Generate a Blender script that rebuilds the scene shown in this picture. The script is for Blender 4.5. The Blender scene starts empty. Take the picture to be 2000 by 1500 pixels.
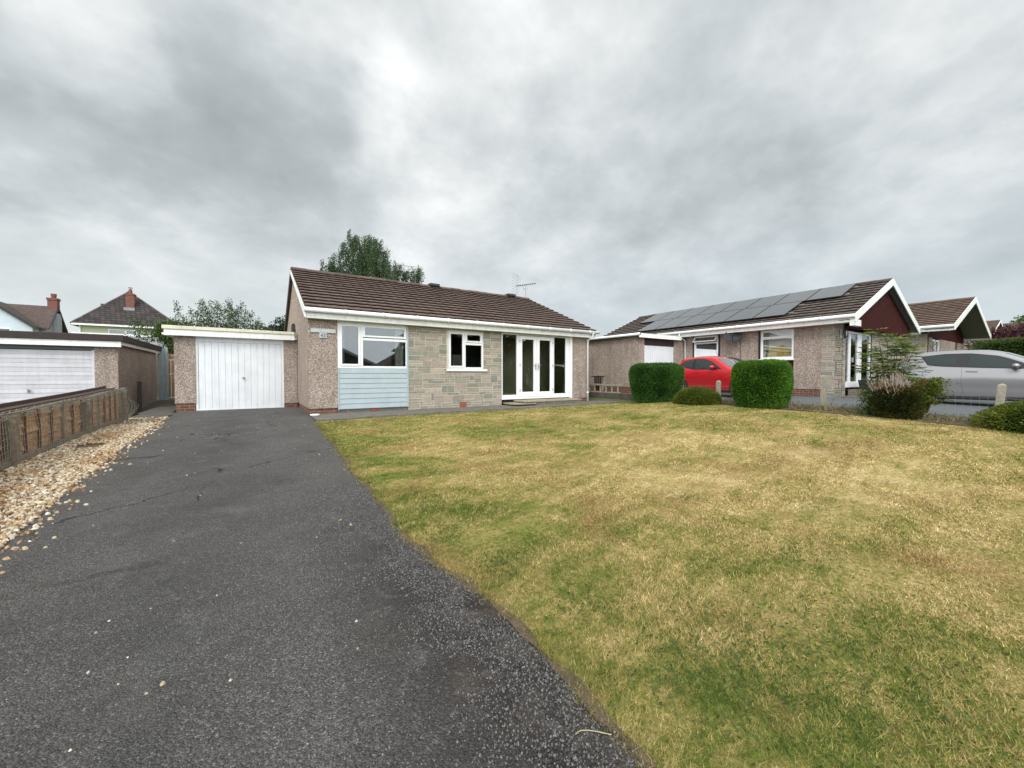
import bpy, math, random
import numpy as np
from mathutils import Vector, Matrix, noise as mnoise
R = math.radians
random.seed(7); rng = np.random.default_rng(11)
sc = bpy.context.scene
col = sc.collection

# ------------------------------------------------------------------ camera
CAMH = 1.0
cam_d = bpy.data.cameras.new('camera'); cam = bpy.data.objects.new('camera', cam_d); col.objects.link(cam)
cam_d.sensor_width = 36; cam_d.lens = 36*770/2000; cam_d.clip_end = 3000; cam_d.clip_start = .02
cam.location = (0, 0, CAMH)
cam.rotation_euler = (R(90)-math.atan(17/770), 0, -R(33))
sc.camera = cam
sc.render.resolution_x = 1024; sc.render.resolution_y = 768
sc.view_settings.view_transform = 'Standard'; sc.view_settings.look = 'None'
sc.view_settings.gamma = 1; sc.view_settings.exposure = 0.44

# ------------------------------------------------------------------ node helper
class NT:
    def __init__(s, tree): s.t = tree; tree.nodes.clear()
    def n(s, typ, ins=None, **props):
        nd = s.t.nodes.new(typ)
        for k, v in props.items(): setattr(nd, k, v)
        for k, v in (ins or {}).items():
            sk = nd.inputs[k]
            if isinstance(v, bpy.types.NodeSocket): s.t.links.new(v, sk)
            else:
                if hasattr(sk.default_value, '__len__') and not hasattr(v, '__len__'): v = (v,)*len(sk.default_value)
                if hasattr(sk.default_value, '__len__') and len(sk.default_value) == 4 and len(v) == 3: v = (*v, 1)
                sk.default_value = v
        return nd
    def math(s, op, a, b=0.0, c=0.0, clamp=False):
        nd = s.n('ShaderNodeMath', {0: a, 1: b, 2: c}, operation=op); nd.use_clamp = clamp; return nd.outputs[0]
    def vmath(s, op, a, b=(0,0,0)):
        nd = s.n('ShaderNodeVectorMath', {0: a, 1: b}, operation=op)
        return nd.outputs['Value'] if op in ('DOT_PRODUCT', 'LENGTH') else nd.outputs[0]
    def mix(s, f, a, b, blend='MIX'):
        nd = s.t.nodes.new('ShaderNodeMix'); nd.data_type = 'RGBA'; nd.blend_type = blend
        for k, v in ((0, f), (6, a), (7, b)):
            sk = nd.inputs[k]
            if isinstance(v, bpy.types.NodeSocket): s.t.links.new(v, sk)
            else:
                if k and len(v) == 3: v = (*v, 1)
                sk.default_value = v
        return nd.outputs[2]
    def noise(s, vec, scale, detail=3, rough=.55, dist=0, out='Fac'):
        return s.n('ShaderNodeTexNoise', {'Vector': vec, 'Scale': scale, 'Detail': detail, 'Roughness': rough, 'Distortion': dist}).outputs[out]
    def vor(s, vec, scale, out='Distance', feature='F1', rnd=1):
        return s.n('ShaderNodeTexVoronoi', {'Vector': vec, 'Scale': scale, 'Randomness': rnd}, feature=feature).outputs[out]
    def ramp(s, f, stops, interp='LINEAR'):
        nd = s.n('ShaderNodeValToRGB', {0: f}); cr = nd.color_ramp; cr.interpolation = interp
        while len(cr.elements) < len(stops): cr.elements.new(.5)
        for e, (p, c) in zip(cr.elements, stops):
            e.position = p; e.color = (c, c, c, 1) if not hasattr(c, '__len__') else (*c, 1)
        return nd.outputs[0]
    def mr(s, v, a, b, c=0., d=1.):
        return s.n('ShaderNodeMapRange', {0: v, 1: a, 2: b, 3: c, 4: d}).outputs[0]
    def pos(s): return s.n('ShaderNodeNewGeometry').outputs['Position']
    def obj(s): return s.n('ShaderNodeTexCoord').outputs['Object']
    def attr(s, name='Col'): return s.n('ShaderNodeAttribute', attribute_name=name).outputs['Color']
    def bump(s, h, strength=.5, dist=.01):
        return s.n('ShaderNodeBump', {'Height': h, 'Strength': strength, 'Distance': dist}).outputs[0]
    def out(s, sh, disp=None):
        o = s.n('ShaderNodeOutputMaterial'); s.t.links.new(sh, o.inputs[0])
    def bsdf(s, color, rough=.7, normal=None, spec=.5, metal=0, **kw):
        ins = {'Base Color': color, 'Roughness': rough, 'Metallic': metal, 'Specular IOR Level': spec}
        if normal is not None: ins['Normal'] = normal
        ins.update(kw)
        return s.n('ShaderNodeBsdfPrincipled', ins).outputs[0]

# ------------------------------------------------------------------ world and sun
SUN_EL, SUN_AZ = R(42), R(228)        # azimuth measured from +Y clockwise: light comes from behind left of the camera
sd = Vector((math.sin(SUN_AZ)*math.cos(SUN_EL), math.cos(SUN_AZ)*math.cos(SUN_EL), math.sin(SUN_EL)))
w = bpy.data.worlds.new('World'); sc.world = w; w.use_nodes = True
t = NT(w.node_tree)
sky = t.n('ShaderNodeTexSky', sky_type='NISHITA'); sky.sun_disc = False; sky.sun_elevation = SUN_EL; sky.sun_rotation = SUN_AZ
D = t.n('ShaderNodeTexCoord').outputs['Generated']
D = t.vmath('NORMALIZE', D)
sep = t.n('ShaderNodeSeparateXYZ', {0: D})
zc = t.math('MAXIMUM', sep.outputs[2], 0.0)
den = t.math('ADD', zc, 0.42)
P2 = t.n('ShaderNodeCombineXYZ', {0: t.math('DIVIDE', sep.outputs[0], den), 1: t.math('DIVIDE', sep.outputs[1], den), 2: 3.7}).outputs[0]
n1 = t.noise(P2, 1.0, 2, .5, .3)
n2 = t.noise(P2, 3.2, 6, .53, .1)
n3 = t.noise(P2, 11, 6, .6, .3)
cl = t.math('ADD', t.math('MULTIPLY', n1, .34), t.math('ADD', t.math('MULTIPLY', n2, .50), t.math('MULTIPLY', n3, .16)))
def pixdir(x, y):
    f = np.array([math.sin(R(33))*math.cos(.02208), math.cos(R(33))*math.cos(.02208), -math.sin(.02208)])
    r = np.array([math.cos(R(33)), -math.sin(R(33)), 0]); u = np.cross(r, f)
    d = f+r*(x-1000)/770+u*(750-y)/770; return tuple(d/np.linalg.norm(d))
dirn = t.n('ShaderNodeVectorMath', {0: D, 1: t.vmath('MULTIPLY', t.noise(P2, 2.6, 4, .6, .3, out='Color'), (.34, .34, .34))}, operation='ADD').outputs[0]
dirn = t.vmath('NORMALIZE', t.vmath('SUBTRACT', dirn, (.17, .17, .17)))
def blob(cl, px, py, rad, amt):
    dt = t.vmath('DOT_PRODUCT', dirn, pixdir(px, py))
    m = t.n('ShaderNodeMapRange', {0: dt, 1: math.cos(R(rad)), 2: math.cos(R(rad*.25)), 3: 0., 4: amt}, interpolation_type='SMOOTHERSTEP').outputs[0]
    return t.math('ADD', cl, m)
for b in ((330, 110, 21, -.075), (560, 230, 12, -.06), (200, 260, 12, -.04), (90, 70, 8, .13), (40, 200, 10, -.03), (690, 190, 12, .06), (800, 40, 14, .05), (1150, 60, 15, .04), (100, 250, 16, -.03),
          (860, 330, 14, .05), (1450, 170, 14, -.045), (1620, 20, 12, .06), (1870, 250, 14, -.01), (1300, 400, 16, -.035), (150, 480, 18, .04), (350, 380, 14, -.02)):
    cl = blob(cl, *b)
cloud = t.ramp(cl, [(.24, (.30, .322, .330)), (.38, (.39, .418, .426)), (.48, (.49, .522, .530)), (.58, (.63, .65, .648)), (.72, (.86, .87, .865))])
hz = t.n('ShaderNodeMapRange', {0: sep.outputs[2], 1: 0.0, 2: .38, 3: 1., 4: 0.}, interpolation_type='SMOOTHSTEP').outputs[0]
haz = t.mix(t.mr(sep.outputs[0], -.5, .9), (.60, .635, .625), (.42, .485, .52))
cloud = t.mix(t.math('MAXIMUM', t.math('MULTIPLY', hz, .72), t.mr(sep.outputs[2], .10, .02)), cloud, haz)
# overcast boosted behind the camera, brightness added to light the house fronts
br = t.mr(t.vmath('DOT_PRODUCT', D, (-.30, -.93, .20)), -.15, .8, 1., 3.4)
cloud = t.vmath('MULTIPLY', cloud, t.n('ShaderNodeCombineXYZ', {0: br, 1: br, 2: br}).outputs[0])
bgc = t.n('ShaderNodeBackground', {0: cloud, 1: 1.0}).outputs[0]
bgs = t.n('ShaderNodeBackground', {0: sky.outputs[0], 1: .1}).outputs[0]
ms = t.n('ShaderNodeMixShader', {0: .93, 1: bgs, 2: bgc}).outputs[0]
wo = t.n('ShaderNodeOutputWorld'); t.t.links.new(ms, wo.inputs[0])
sl = bpy.data.lights.new('sun', 'SUN'); so = bpy.data.objects.new('sun', sl); col.objects.link(so)
sl.energy = 1.3; sl.angle = R(18); sl.color = (1, .95, .88)
so.rotation_euler = sd.to_track_quat('Z', 'Y').to_euler()

# ------------------------------------------------------------------ materials
MATS = {}
def newmat(name):
    m = bpy.data.materials.new(name); m.use_nodes = True; MATS[name] = m; return m, NT(m.node_tree)
def simple(name, c, rough=.6, var=.12, nscale=6, bump=0., bscale=60, spec=.5, metal=0, attr=False, bdist=.005, dirt=0., **kw):
    m, t = newmat(name); p = t.pos()
    if attr: c = t.mix(1., t.attr(), c, 'MULTIPLY')
    nz = t.noise(p, nscale, 5, .6)
    cc = t.mix(1., c if isinstance(c, bpy.types.NodeSocket) else c, t.ramp(nz, [(.25, 1-var), (.75, 1+var)]), 'MULTIPLY')
    if dirt:
        st = t.mr(t.noise(t.vmath('MULTIPLY', p, (14, 14, 1.1)), 1., 5, .7), .50, .78); cc = t.mix(t.math('MULTIPLY', st, dirt), cc, (.24, .22, .17))
        sp_ = t.mr(t.noise(p, 38, 4, .7), .62, .74); cc = t.mix(t.math('MULTIPLY', sp_, dirt*.8), cc, (.20, .17, .12))
    nor = t.bump(t.noise(p, bscale, 4, .6), bump, bdist) if bump else None
    t.out(t.bsdf(cc, rough, nor, spec, metal, **kw)); return m
simple('upvc', (.80, .81, .82), .38, .03, 3, .05, 8)
simple('fascia', (.80, .81, .78), .5, .08, 5, .1, 20, dirt=.35)
simple('cream_trim', (.66, .64, .50), .6, .1, 6, dirt=.45)
simple('door_white', (.72, .74, .77), .42, .08, 2.2, .05, 10, dirt=.22)
simple('door_grey_white', (.58, .57, .60), .6, .10, 4, .2, 12, dirt=.3)
simple('blue_clad', (.37, .44, .47), .5, .08, 4, .1, 20, dirt=.15)
simple('maroon', (.046, .011, .009), .8, .25, 7, .2, 30, spec=.08)
simple('dark_brown', (.030, .017, .015), .7, .3, 12, .3, 40)
simple('black', (.012, .012, .013), .5, .2)
simple('interior', (.40, .38, .34), .9, .1)
simple('interior_green', (.62, .60, .40), .9, .1)
simple('curtain', (.80, .80, .76), .9, .06, 9)
simple('ochre_curtain', (.50, .34, .09), .9, .3, 2)
simple('cabinet', (.45, .44, .42), .8, .05)
simple('metal', (.42, .42, .42), .4, .1, 10, metal=.8)
simple('wire', (.30, .29, .27), .6, .2, 30, metal=.3)
simple('wire_green', (.30, .30, .25), .6, .3, 30)
simple('aerial_metal', (.10, .10, .11), .5, .2)
simple('dish_grey', (.035, .038, .042), .8, .15)
simple('concrete_post', (.30, .275, .22), .92, .35, 22, .7, 70, bdist=.006)
simple('dark_post', (.060, .055, .045), .9, .35, 20, .6, 50)
simple('grey_paint', (.27, .33, .36), .6, .12, 5)
simple('concrete', (.135, .122, .105), .92, .38, 5, .6, 90, bdist=.004)
simple('concrete_dark', (.075, .068, .055), .95, .45, 4, .6, 60)
simple('stone_step', (.30, .25, .18), .9, .35, 9, .6, 60)
simple('red_brick', (.28, .075, .045), .85, .3, 25, .4, 80)
simple('old_wood', (.20, .125, .075), .9, .45, 9, .6, 60)
simple('panel_glass', (.070, .073, .078), .16, .1, 3, spec=.8)
simple('panel_frame', (.02, .02, .022), .4, .1)
simple('straw', (.55, .47, .30), .9, .2)
simple('white_stone', (.72, .70, .66), .8, .15, 20)
simple('sign_plate', (.46, .49, .49), .6, .12, 12)
simple('sign_letter', (.14, .16, .17), .6, .1)
simple('sign_letter_pale', (.68, .70, .71), .6, .1)
simple('green_render', (.44, .45, .32), .85, .06, 3)
simple('blue_render', (.55, .62, .68), .8, .06, 3)
simple('grey_render', (.36, .37, .40), .85, .1, 3)
simple('chimney_brick', (.17, .07, .052), .85, .35, 6)
simple('chimney_pot', (.20, .06, .045), .8, .2)
simple('lead', (.24, .24, .24), .6, .2)
simple('tyre', (.018, .018, .018), .85, .2)
simple('rim', (.35, .35, .36), .35, .1, metal=.7)
simple('trim_black', (.018, .018, .02), .5, .1)
simple('tail_red', (.35, .01, .012), .2, .1)
simple('grey_soffit', (.13, .13, .12), .7, .1)
simple('bark', (.10, .08, .06), .9, .4, 14, .6, 50)
simple('twig_grey', (.34, .28, .235), .9, .4, 14)
simple('soil', (.10, .07, .045), 1., .5, 12, .8, 60, bdist=.02)
simple('far_roof', (.085, .05, .045), .85, .2, 3)
simple('plain_roof', (.085, .060, .052), .9, .35, 4, .6, 12)
def paint(name, c, metal, rough):
    m, t = newmat(name)
    t.out(t.bsdf(c, rough, None, .5, metal, **{'Coat Weight': .9, 'Coat Roughness': .04}))
paint('red_paint', (.58, .006, .014), .1, .35)
paint('silver_paint', (.36, .345, .355), .55, .3)
def glass(name, ior, tint=(.88, .92, .90)):
    m, t = newmat(name)
    fr = t.n('ShaderNodeFresnel', {'IOR': ior}).outputs[0]
    g = t.n('ShaderNodeBsdfGlossy', {'Color': (.95, .97, 1), 'Roughness': .01, 'Normal': t.bump(t.noise(t.pos(), .9, 1), .02, .05)}).outputs[0]
    tr = t.n('ShaderNodeBsdfTransparent', {'Color': tint}).outputs[0]
    t.out(t.n('ShaderNodeMixShader', {0: fr, 1: tr, 2: g}).outputs[0])
glass('glass', 2.3); glass('car_glass', 2.0, (.25, .29, .28))

# pebble-dash render: small stones of mixed colour with relief
def dash(name, tint, sc_=74):
    m, t = newmat(name); p = t.pos()
    cellc = t.n('ShaderNodeSeparateColor', {0: t.vor(p, sc_, 'Color')}).outputs[0]
    c = t.ramp(cellc, [(0, (.145, .108, .092)), (.28, (.215, .165, .142)), (.55, (.285, .225, .192)), (.8, (.36, .298, .26)), (.95, (.53, .475, .43))])
    big = t.ramp(t.noise(p, 1.3, 4, .6), [(.3, .86), (.7, 1.1)])
    c = t.mix(1., c, big, 'MULTIPLY'); c = t.mix(1., c, tint, 'MULTIPLY')
    pz = t.n('ShaderNodeSeparateXYZ', {0: p}).outputs[2]
    stain = t.math('MULTIPLY', t.mr(t.noise(t.vmath('MULTIPLY', p, (6, 6, .9)), 1, 4), .48, .75), .35)
    c = t.mix(stain, c, (.09, .07, .055))
    d = t.vor(p, sc_)
    t.out(t.bsdf(c, .95, t.bump(t.math('MULTIPLY', d, -1), .9, .012), .2))
dash('dash', (1.25, 1.24, 1.22)); dash('dash_nb', (1.27, 1.27, 1.25), 66)

def brick(name, c1, c2):
    m, t = newmat(name); p = t.pos(); s = t.n('ShaderNodeSeparateXYZ', {0: p})
    v = t.n('ShaderNodeCombineXYZ', {0: t.math('ADD', s.outputs[0], s.outputs[1]), 1: s.outputs[2], 2: 0.}).outputs[0]
    b = t.n('ShaderNodeTexBrick', {'Vector': v, 'Color1': c1, 'Color2': c2, 'Mortar': (.26, .22, .18), 'Scale': 1., 'Mortar Size': .006, 'Brick Width': .225, 'Row Height': .075, 'Bias': 0.})
    c = t.mix(1., b.outputs[0], t.ramp(t.noise(p, 14, 4), [(.25, .6), (.75, 1.25)]), 'MULTIPLY')
    t.out(t.bsdf(c, .9, t.bump(t.math('SUBTRACT', t.noise(p, 70, 3), b.outputs[1]), .6, .01), .2))
brick('brick', (.20, .082, .055), (.15, .07, .05))
brick('grey_block', (.19, .17, .14), (.16, .15, .125))

m, t = newmat('cut_stone'); p = t.pos()
c = t.mix(1., t.attr(), t.ramp(t.noise(p, 26, 5, .65), [(.25, .70), (.75, 1.28)]), 'MULTIPLY')
t.out(t.bsdf(c, .92, t.bump(t.noise(p, 32, 5, .65), .9, .02), .2))
simple('mortar', (.56, .51, .43), .95, .15, 20)

def tilemat(name, base, moss=.5):
    m, t = newmat(name); p = t.pos()
    c = t.mix(1., t.attr(), base, 'MULTIPLY')
    c = t.mix(1., c, t.ramp(t.noise(p, 9, 5, .6), [(.25, .82), (.75, 1.18)]), 'MULTIPLY')
    mo = t.math('MULTIPLY', t.mr(t.noise(p, 2.2, 6, .65), .52, .72), moss)
    c = t.mix(mo, c, (.13, .115, .085))
    sp = t.math('GREATER_THAN', t.noise(p, 30, 2, .5), .74)
    c = t.mix(t.math('MULTIPLY', sp, .7), c, (.34, .34, .28))
    t.out(t.bsdf(c, .88, t.bump(t.noise(p, 60, 4), .4, .006), .3))
tilemat('tiles', (.122, .086, .073), .2); tilemat('tiles_nb', (.100, .080, .070), .4); tilemat('tiles_brown', (.15, .10, .078), .5)
m, t = newmat('slate_tiles'); p = t.pos(); s = t.n('ShaderNodeSeparateXYZ', {0: p})
v = t.n('ShaderNodeCombineXYZ', {0: t.math('ADD', s.outputs[0], s.outputs[1]), 1: s.outputs[2], 2: 0.}).outputs[0]
b = t.n('ShaderNodeTexBrick', {'Vector': v, 'Color1': (.075, .060, .058), 'Color2': (.036, .030, .030), 'Mortar': (.009, .009, .009), 'Scale': 1., 'Mortar Size': .028, 'Brick Width': .42, 'Row Height': .27})
t.out(t.bsdf(b.outputs[0], .85, t.bump(b.outputs[1], -.8, .05), .3))

# asphalt
m, t = newmat('asphalt'); p = t.pos()
g1 = t.n('ShaderNodeSeparateColor', {0: t.vor(p, 150, 'Color')}).outputs[0]
g2 = t.noise(p, 260, 3, .7)
c = t.ramp(g1, [(0, (.042, .038, .036)), (.55, (.080, .075, .072)), (.85, (.115, .108, .103)), (.97, (.155, .146, .138)), (1, (.26, .25, .24))])
c = t.mix(1., c, t.ramp(g2, [(.3, .7), (.7, 1.3)]), 'MULTIPLY')
big = t.ramp(t.noise(p, 1.1, 6, .62, .4), [(.28, .74), (.5, 1.0), (.75, 1.24)])
c = t.mix(1., c, big, 'MULTIPLY')
px = t.n('ShaderNodeSeparateXYZ', {0: p})
# wear: dark organic litter between loose chippings near the lawn edge, brown silt, pale worn patches
edge = t.math('MULTIPLY', t.mr(px.outputs[0], .25, .80), t.mr(px.outputs[1], 4.2, 2.4))
em = t.math('MULTIPLY', edge, t.mr(t.noise(p, 9, 6, .72, .6), .37, .46))
c = t.mix(em, c, t.mix(t.mr(t.noise(p, 120, 2), .4, .6), (.009, .007, .007), (.035, .028, .026)))
bl0 = t.math('ADD', t.mr(px.outputs[0], .2, .95, .12, 1.), t.mr(px.outputs[0], -1.0, -1.6))
worn = t.mr(t.noise(p, .9, 3, .5, .8), .60, .70)
c = t.mix(t.math('MULTIPLY', worn, .35), c, (.13, .125, .125))
lane = t.math('MULTIPLY', t.n('ShaderNodeMapRange', {0: t.math('ABSOLUTE', t.math('ADD', px.outputs[0], t.math('ADD', t.math('MULTIPLY', t.noise(p, .6, 2), .6), .15))), 1: .0, 2: .75, 3: 1., 4: 0.}, interpolation_type='SMOOTHSTEP').outputs[0], t.mr(t.noise(p, 2.1, 5, .65), .35, .62))
c = t.mix(t.math('MULTIPLY', lane, .45), c, (.028, .027, .028))
tw = t.math('MULTIPLY', t.mr(t.noise(p, 1.6, 6, .7, 1.2), .55, .66), t.mr(px.outputs[1], 1.0, 3.0, .3, 1.))
c = t.mix(t.math('MULTIPLY', tw, .30), c, (.155, .145, .135))
moss = t.math('MULTIPLY', t.mr(t.noise(p, 3.4, 6, .7, .5), .56, .66), bl0)
c = t.mix(t.math('MULTIPLY', moss, .5), c, (.06, .062, .03))
bl = t.math('ADD', t.mr(px.outputs[0], .35, .95), t.mr(px.outputs[0], -1.15, -1.6))
brown = t.math('MULTIPLY', bl, t.mr(t.noise(p, 5, 4, .6), .46, .66))
c = t.mix(t.math('MULTIPLY', brown, .4), c, (.125, .095, .07))
cr = t.math('LESS_THAN', t.n('ShaderNodeTexVoronoi', {'Vector': t.vmath('ADD', p, t.vmath('MULTIPLY', t.noise(p, 3, 4, .6, 0, 'Color'), (.5, .5, 0))), 'Scale': .55}, feature='DISTANCE_TO_EDGE').outputs[0], .0065)
crm = t.math('MULTIPLY', t.math('MULTIPLY', cr, t.mr(t.noise(p, .8, 2), .50, .58)), t.mr(px.outputs[1], 2.5, 4.5))
c = t.mix(crm, c, (.012, .011, .01))
h = t.math('ADD', t.math('MULTIPLY', t.vor(p, 150), -1.), t.math('MULTIPLY', t.noise(p, 40, 4, .6), 1.5))
t.out(t.bsdf(c, .82, t.bump(h, 1., .007), .4))
simple('asphalt_nb', (.105, .115, .122), .85, .15, 3, .4, 120)
simple('road', (.07, .07, .072), .9, .2, 3, .4, 100)

# lawn colours shared by the sheet and the blades
def lawn_col(t, p, blades=False):
    q = t.vmath('MULTIPLY', p, (1, 1, 0))
    ps = t.n('ShaderNodeSeparateXYZ', {0: p})
    a = t.noise(q, .55, 5, .62, .5); b = t.noise(q, 2.6, 6, .68, .3); f = t.noise(q, 14, 5, .7); g = t.noise(q, 60, 3, .7)
    k = t.math('ADD', t.math('MULTIPLY', a, .50), t.math('ADD', t.math('MULTIPLY', b, .40), t.math('ADD', t.math('MULTIPLY', f, .32), t.math('MULTIPLY', g, .26))))
    k = t.math('SUBTRACT', k, .232)
    nearedge = t.mr(ps.outputs[0], 1.0, 2.0, -.055, .0)     # moister strip along the drive
    far = t.mr(ps.outputs[1], 3, 9, 0., -.035)
    mid = t.mr(t.vmath('LENGTH', t.vmath('SUBTRACT', q, (5.6, 2.2, 0))), .5, 4.2, .075, -.01)
    rt = t.mr(t.vmath('LENGTH', t.vmath('SUBTRACT', q, (2.6, .3, 0))), .4, 1.5, -.07, 0.)
    k = t.math('ADD', k, t.math('ADD', t.math('ADD', nearedge, far), t.math('ADD', mid, rt)))
    mow = t.noise(t.vmath('MULTIPLY', t.n('ShaderNodeVectorRotate', {0: q, 3: R(-14)}, rotation_type='Z_AXIS').outputs[0], (1.6, 8.0, 1)), 1.0, 4, .62)
    k = t.math('ADD', k, t.math('MULTIPLY', t.math('SUBTRACT', mow, .5), .30))
    stripe = t.math('MULTIPLY', t.math('SINE', t.math('ADD', t.math('MULTIPLY', t.math('ADD', t.math('MULTIPLY', ps.outputs[0], .35), ps.outputs[1]), 9.), t.math('MULTIPLY', a, 9))), .012)
    k = t.math('ADD', k, stripe)
    if blades:
        at = t.n('ShaderNodeSeparateColor', {0: t.attr()})
        k = t.math('ADD', k, t.math('MULTIPLY', t.math('SUBTRACT', at.outputs[0], .5), .42))
    c = t.ramp(k, [(.26, (.068, .112, .020)), (.37, (.150, .190, .036)), (.45, (.275, .258, .072)), (.53, (.41, .322, .125)), (.62, (.55, .425, .19)), (.74, (.72, .59, .34))])
    brn = t.mr(t.noise(t.vmath('ADD', q, (31, 7, 0)), .9, 5, .65, .4), .50, .68)
    c = t.mix(t.math('MULTIPLY', brn, .60), c, (.36, .225, .10))
    if blades: c = t.mix(1., c, t.mix(1., (1, 1, 1), t.ramp(at.outputs[1], [(0, .60), (1, 1.55)]), 'MULTIPLY'), 'MULTIPLY')
    return c
m, t = newmat('lawn'); p = t.pos(); c = lawn_col(t, p)
c = t.mix(1., c, t.ramp(t.noise(t.vmath('MULTIPLY', p, (1, 1, 1)), 32, 5, .78), [(.33, .42), (.5, .9), (.66, 1.35)]), 'MULTIPLY')
t.out(t.bsdf(c, 1., t.bump(t.noise(p, 55, 5, .7), .9, .03), .1))
m, t = newmat('grass_blade'); c = lawn_col(t, t.pos(), True)
d1 = t.bsdf(c, .8, None, .15); tl = t.n('ShaderNodeBsdfTranslucent', {0: c}).outputs[0]
t.out(t.n('ShaderNodeMixShader', {0: .25, 1: d1, 2: tl}).outputs[0])
simple('far_grass', (.085, .11, .04), 1., .3, .4)
simple('gravel_base', (.13, .085, .048), 1., .5, 18, .8, 60)
m, t = newmat('pebble'); t.out(t.bsdf(t.mix(1., t.attr(), t.ramp(t.noise(t.pos(), 90, 2), [(.3, .8), (.7, 1.15)]), 'MULTIPLY'), .75, None, .3))

def leafmat(name, rampstops, trans=.3, rough=.6):
    m, t = newmat(name)
    at = t.n('ShaderNodeSeparateColor', {0: t.attr()})
    c = t.ramp(at.outputs[0], rampstops)
    d1 = t.bsdf(c, rough, None, .25); tl = t.n('ShaderNodeBsdfTranslucent', {0: c}).outputs[0]
    t.out(t.n('ShaderNodeMixShader', {0: trans, 1: d1, 2: tl}).outputs[0])
leafmat('leaf_hedge', [(0, (.020, .062, .009)), (.5, (.058, .155, .018)), (1, (.150, .29, .030))])
leafmat('leaf_hedge_dark', [(0, (.012, .045, .010)), (.5, (.040, .115, .020)), (1, (.11, .23, .035))])
leafmat('leaf_mound', [(0, (.028, .045, .006)), (.5, (.080, .115, .014)), (1, (.20, .22, .025))])
leafmat('leaf_dark', [(0, (.006, .016, .006)), (.5, (.018, .038, .012)), (1, (.05, .08, .02))])
leafmat('leaf_bush', [(0, (.014, .020, .006)), (.5, (.045, .055, .012)), (.85, (.10, .11, .022)), (1, (.13, .07, .02))])
leafmat('leaf_birch', [(0, (.020, .045, .018)), (.5, (.050, .090, .035)), (1, (.12, .175, .07))])
leafmat('leaf_shrub', [(0, (.030, .055, .02)), (.5, (.07, .11, .04)), (1, (.15, .20, .085))])
leafmat('leaf_mid', [(0, (.022, .045, .012)), (.5, (.065, .11, .025)), (1, (.14, .20, .05))])
leafmat('leaf_red', [(0, (.020, .008, .012)), (.5, (.055, .018, .026)), (1, (.12, .045, .05))])
leafmat('leaf_rowan', [(0, (.045, .08, .022)), (.5, (.11, .17, .04)), (.9, (.22, .28, .07)), (1, (.24, .12, .04))])
leafmat('leaf_rust', [(0, (.06, .03, .012)), (.5, (.14, .07, .02)), (1, (.22, .15, .04))])
leafmat('leaf_weed', [(0, (.05, .06, .02)), (.5, (.14, .14, .05)), (1, (.36, .29, .15))])
simple('core_green', (.010, .022, .006), 1., .3, 8, spec=0)

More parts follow.
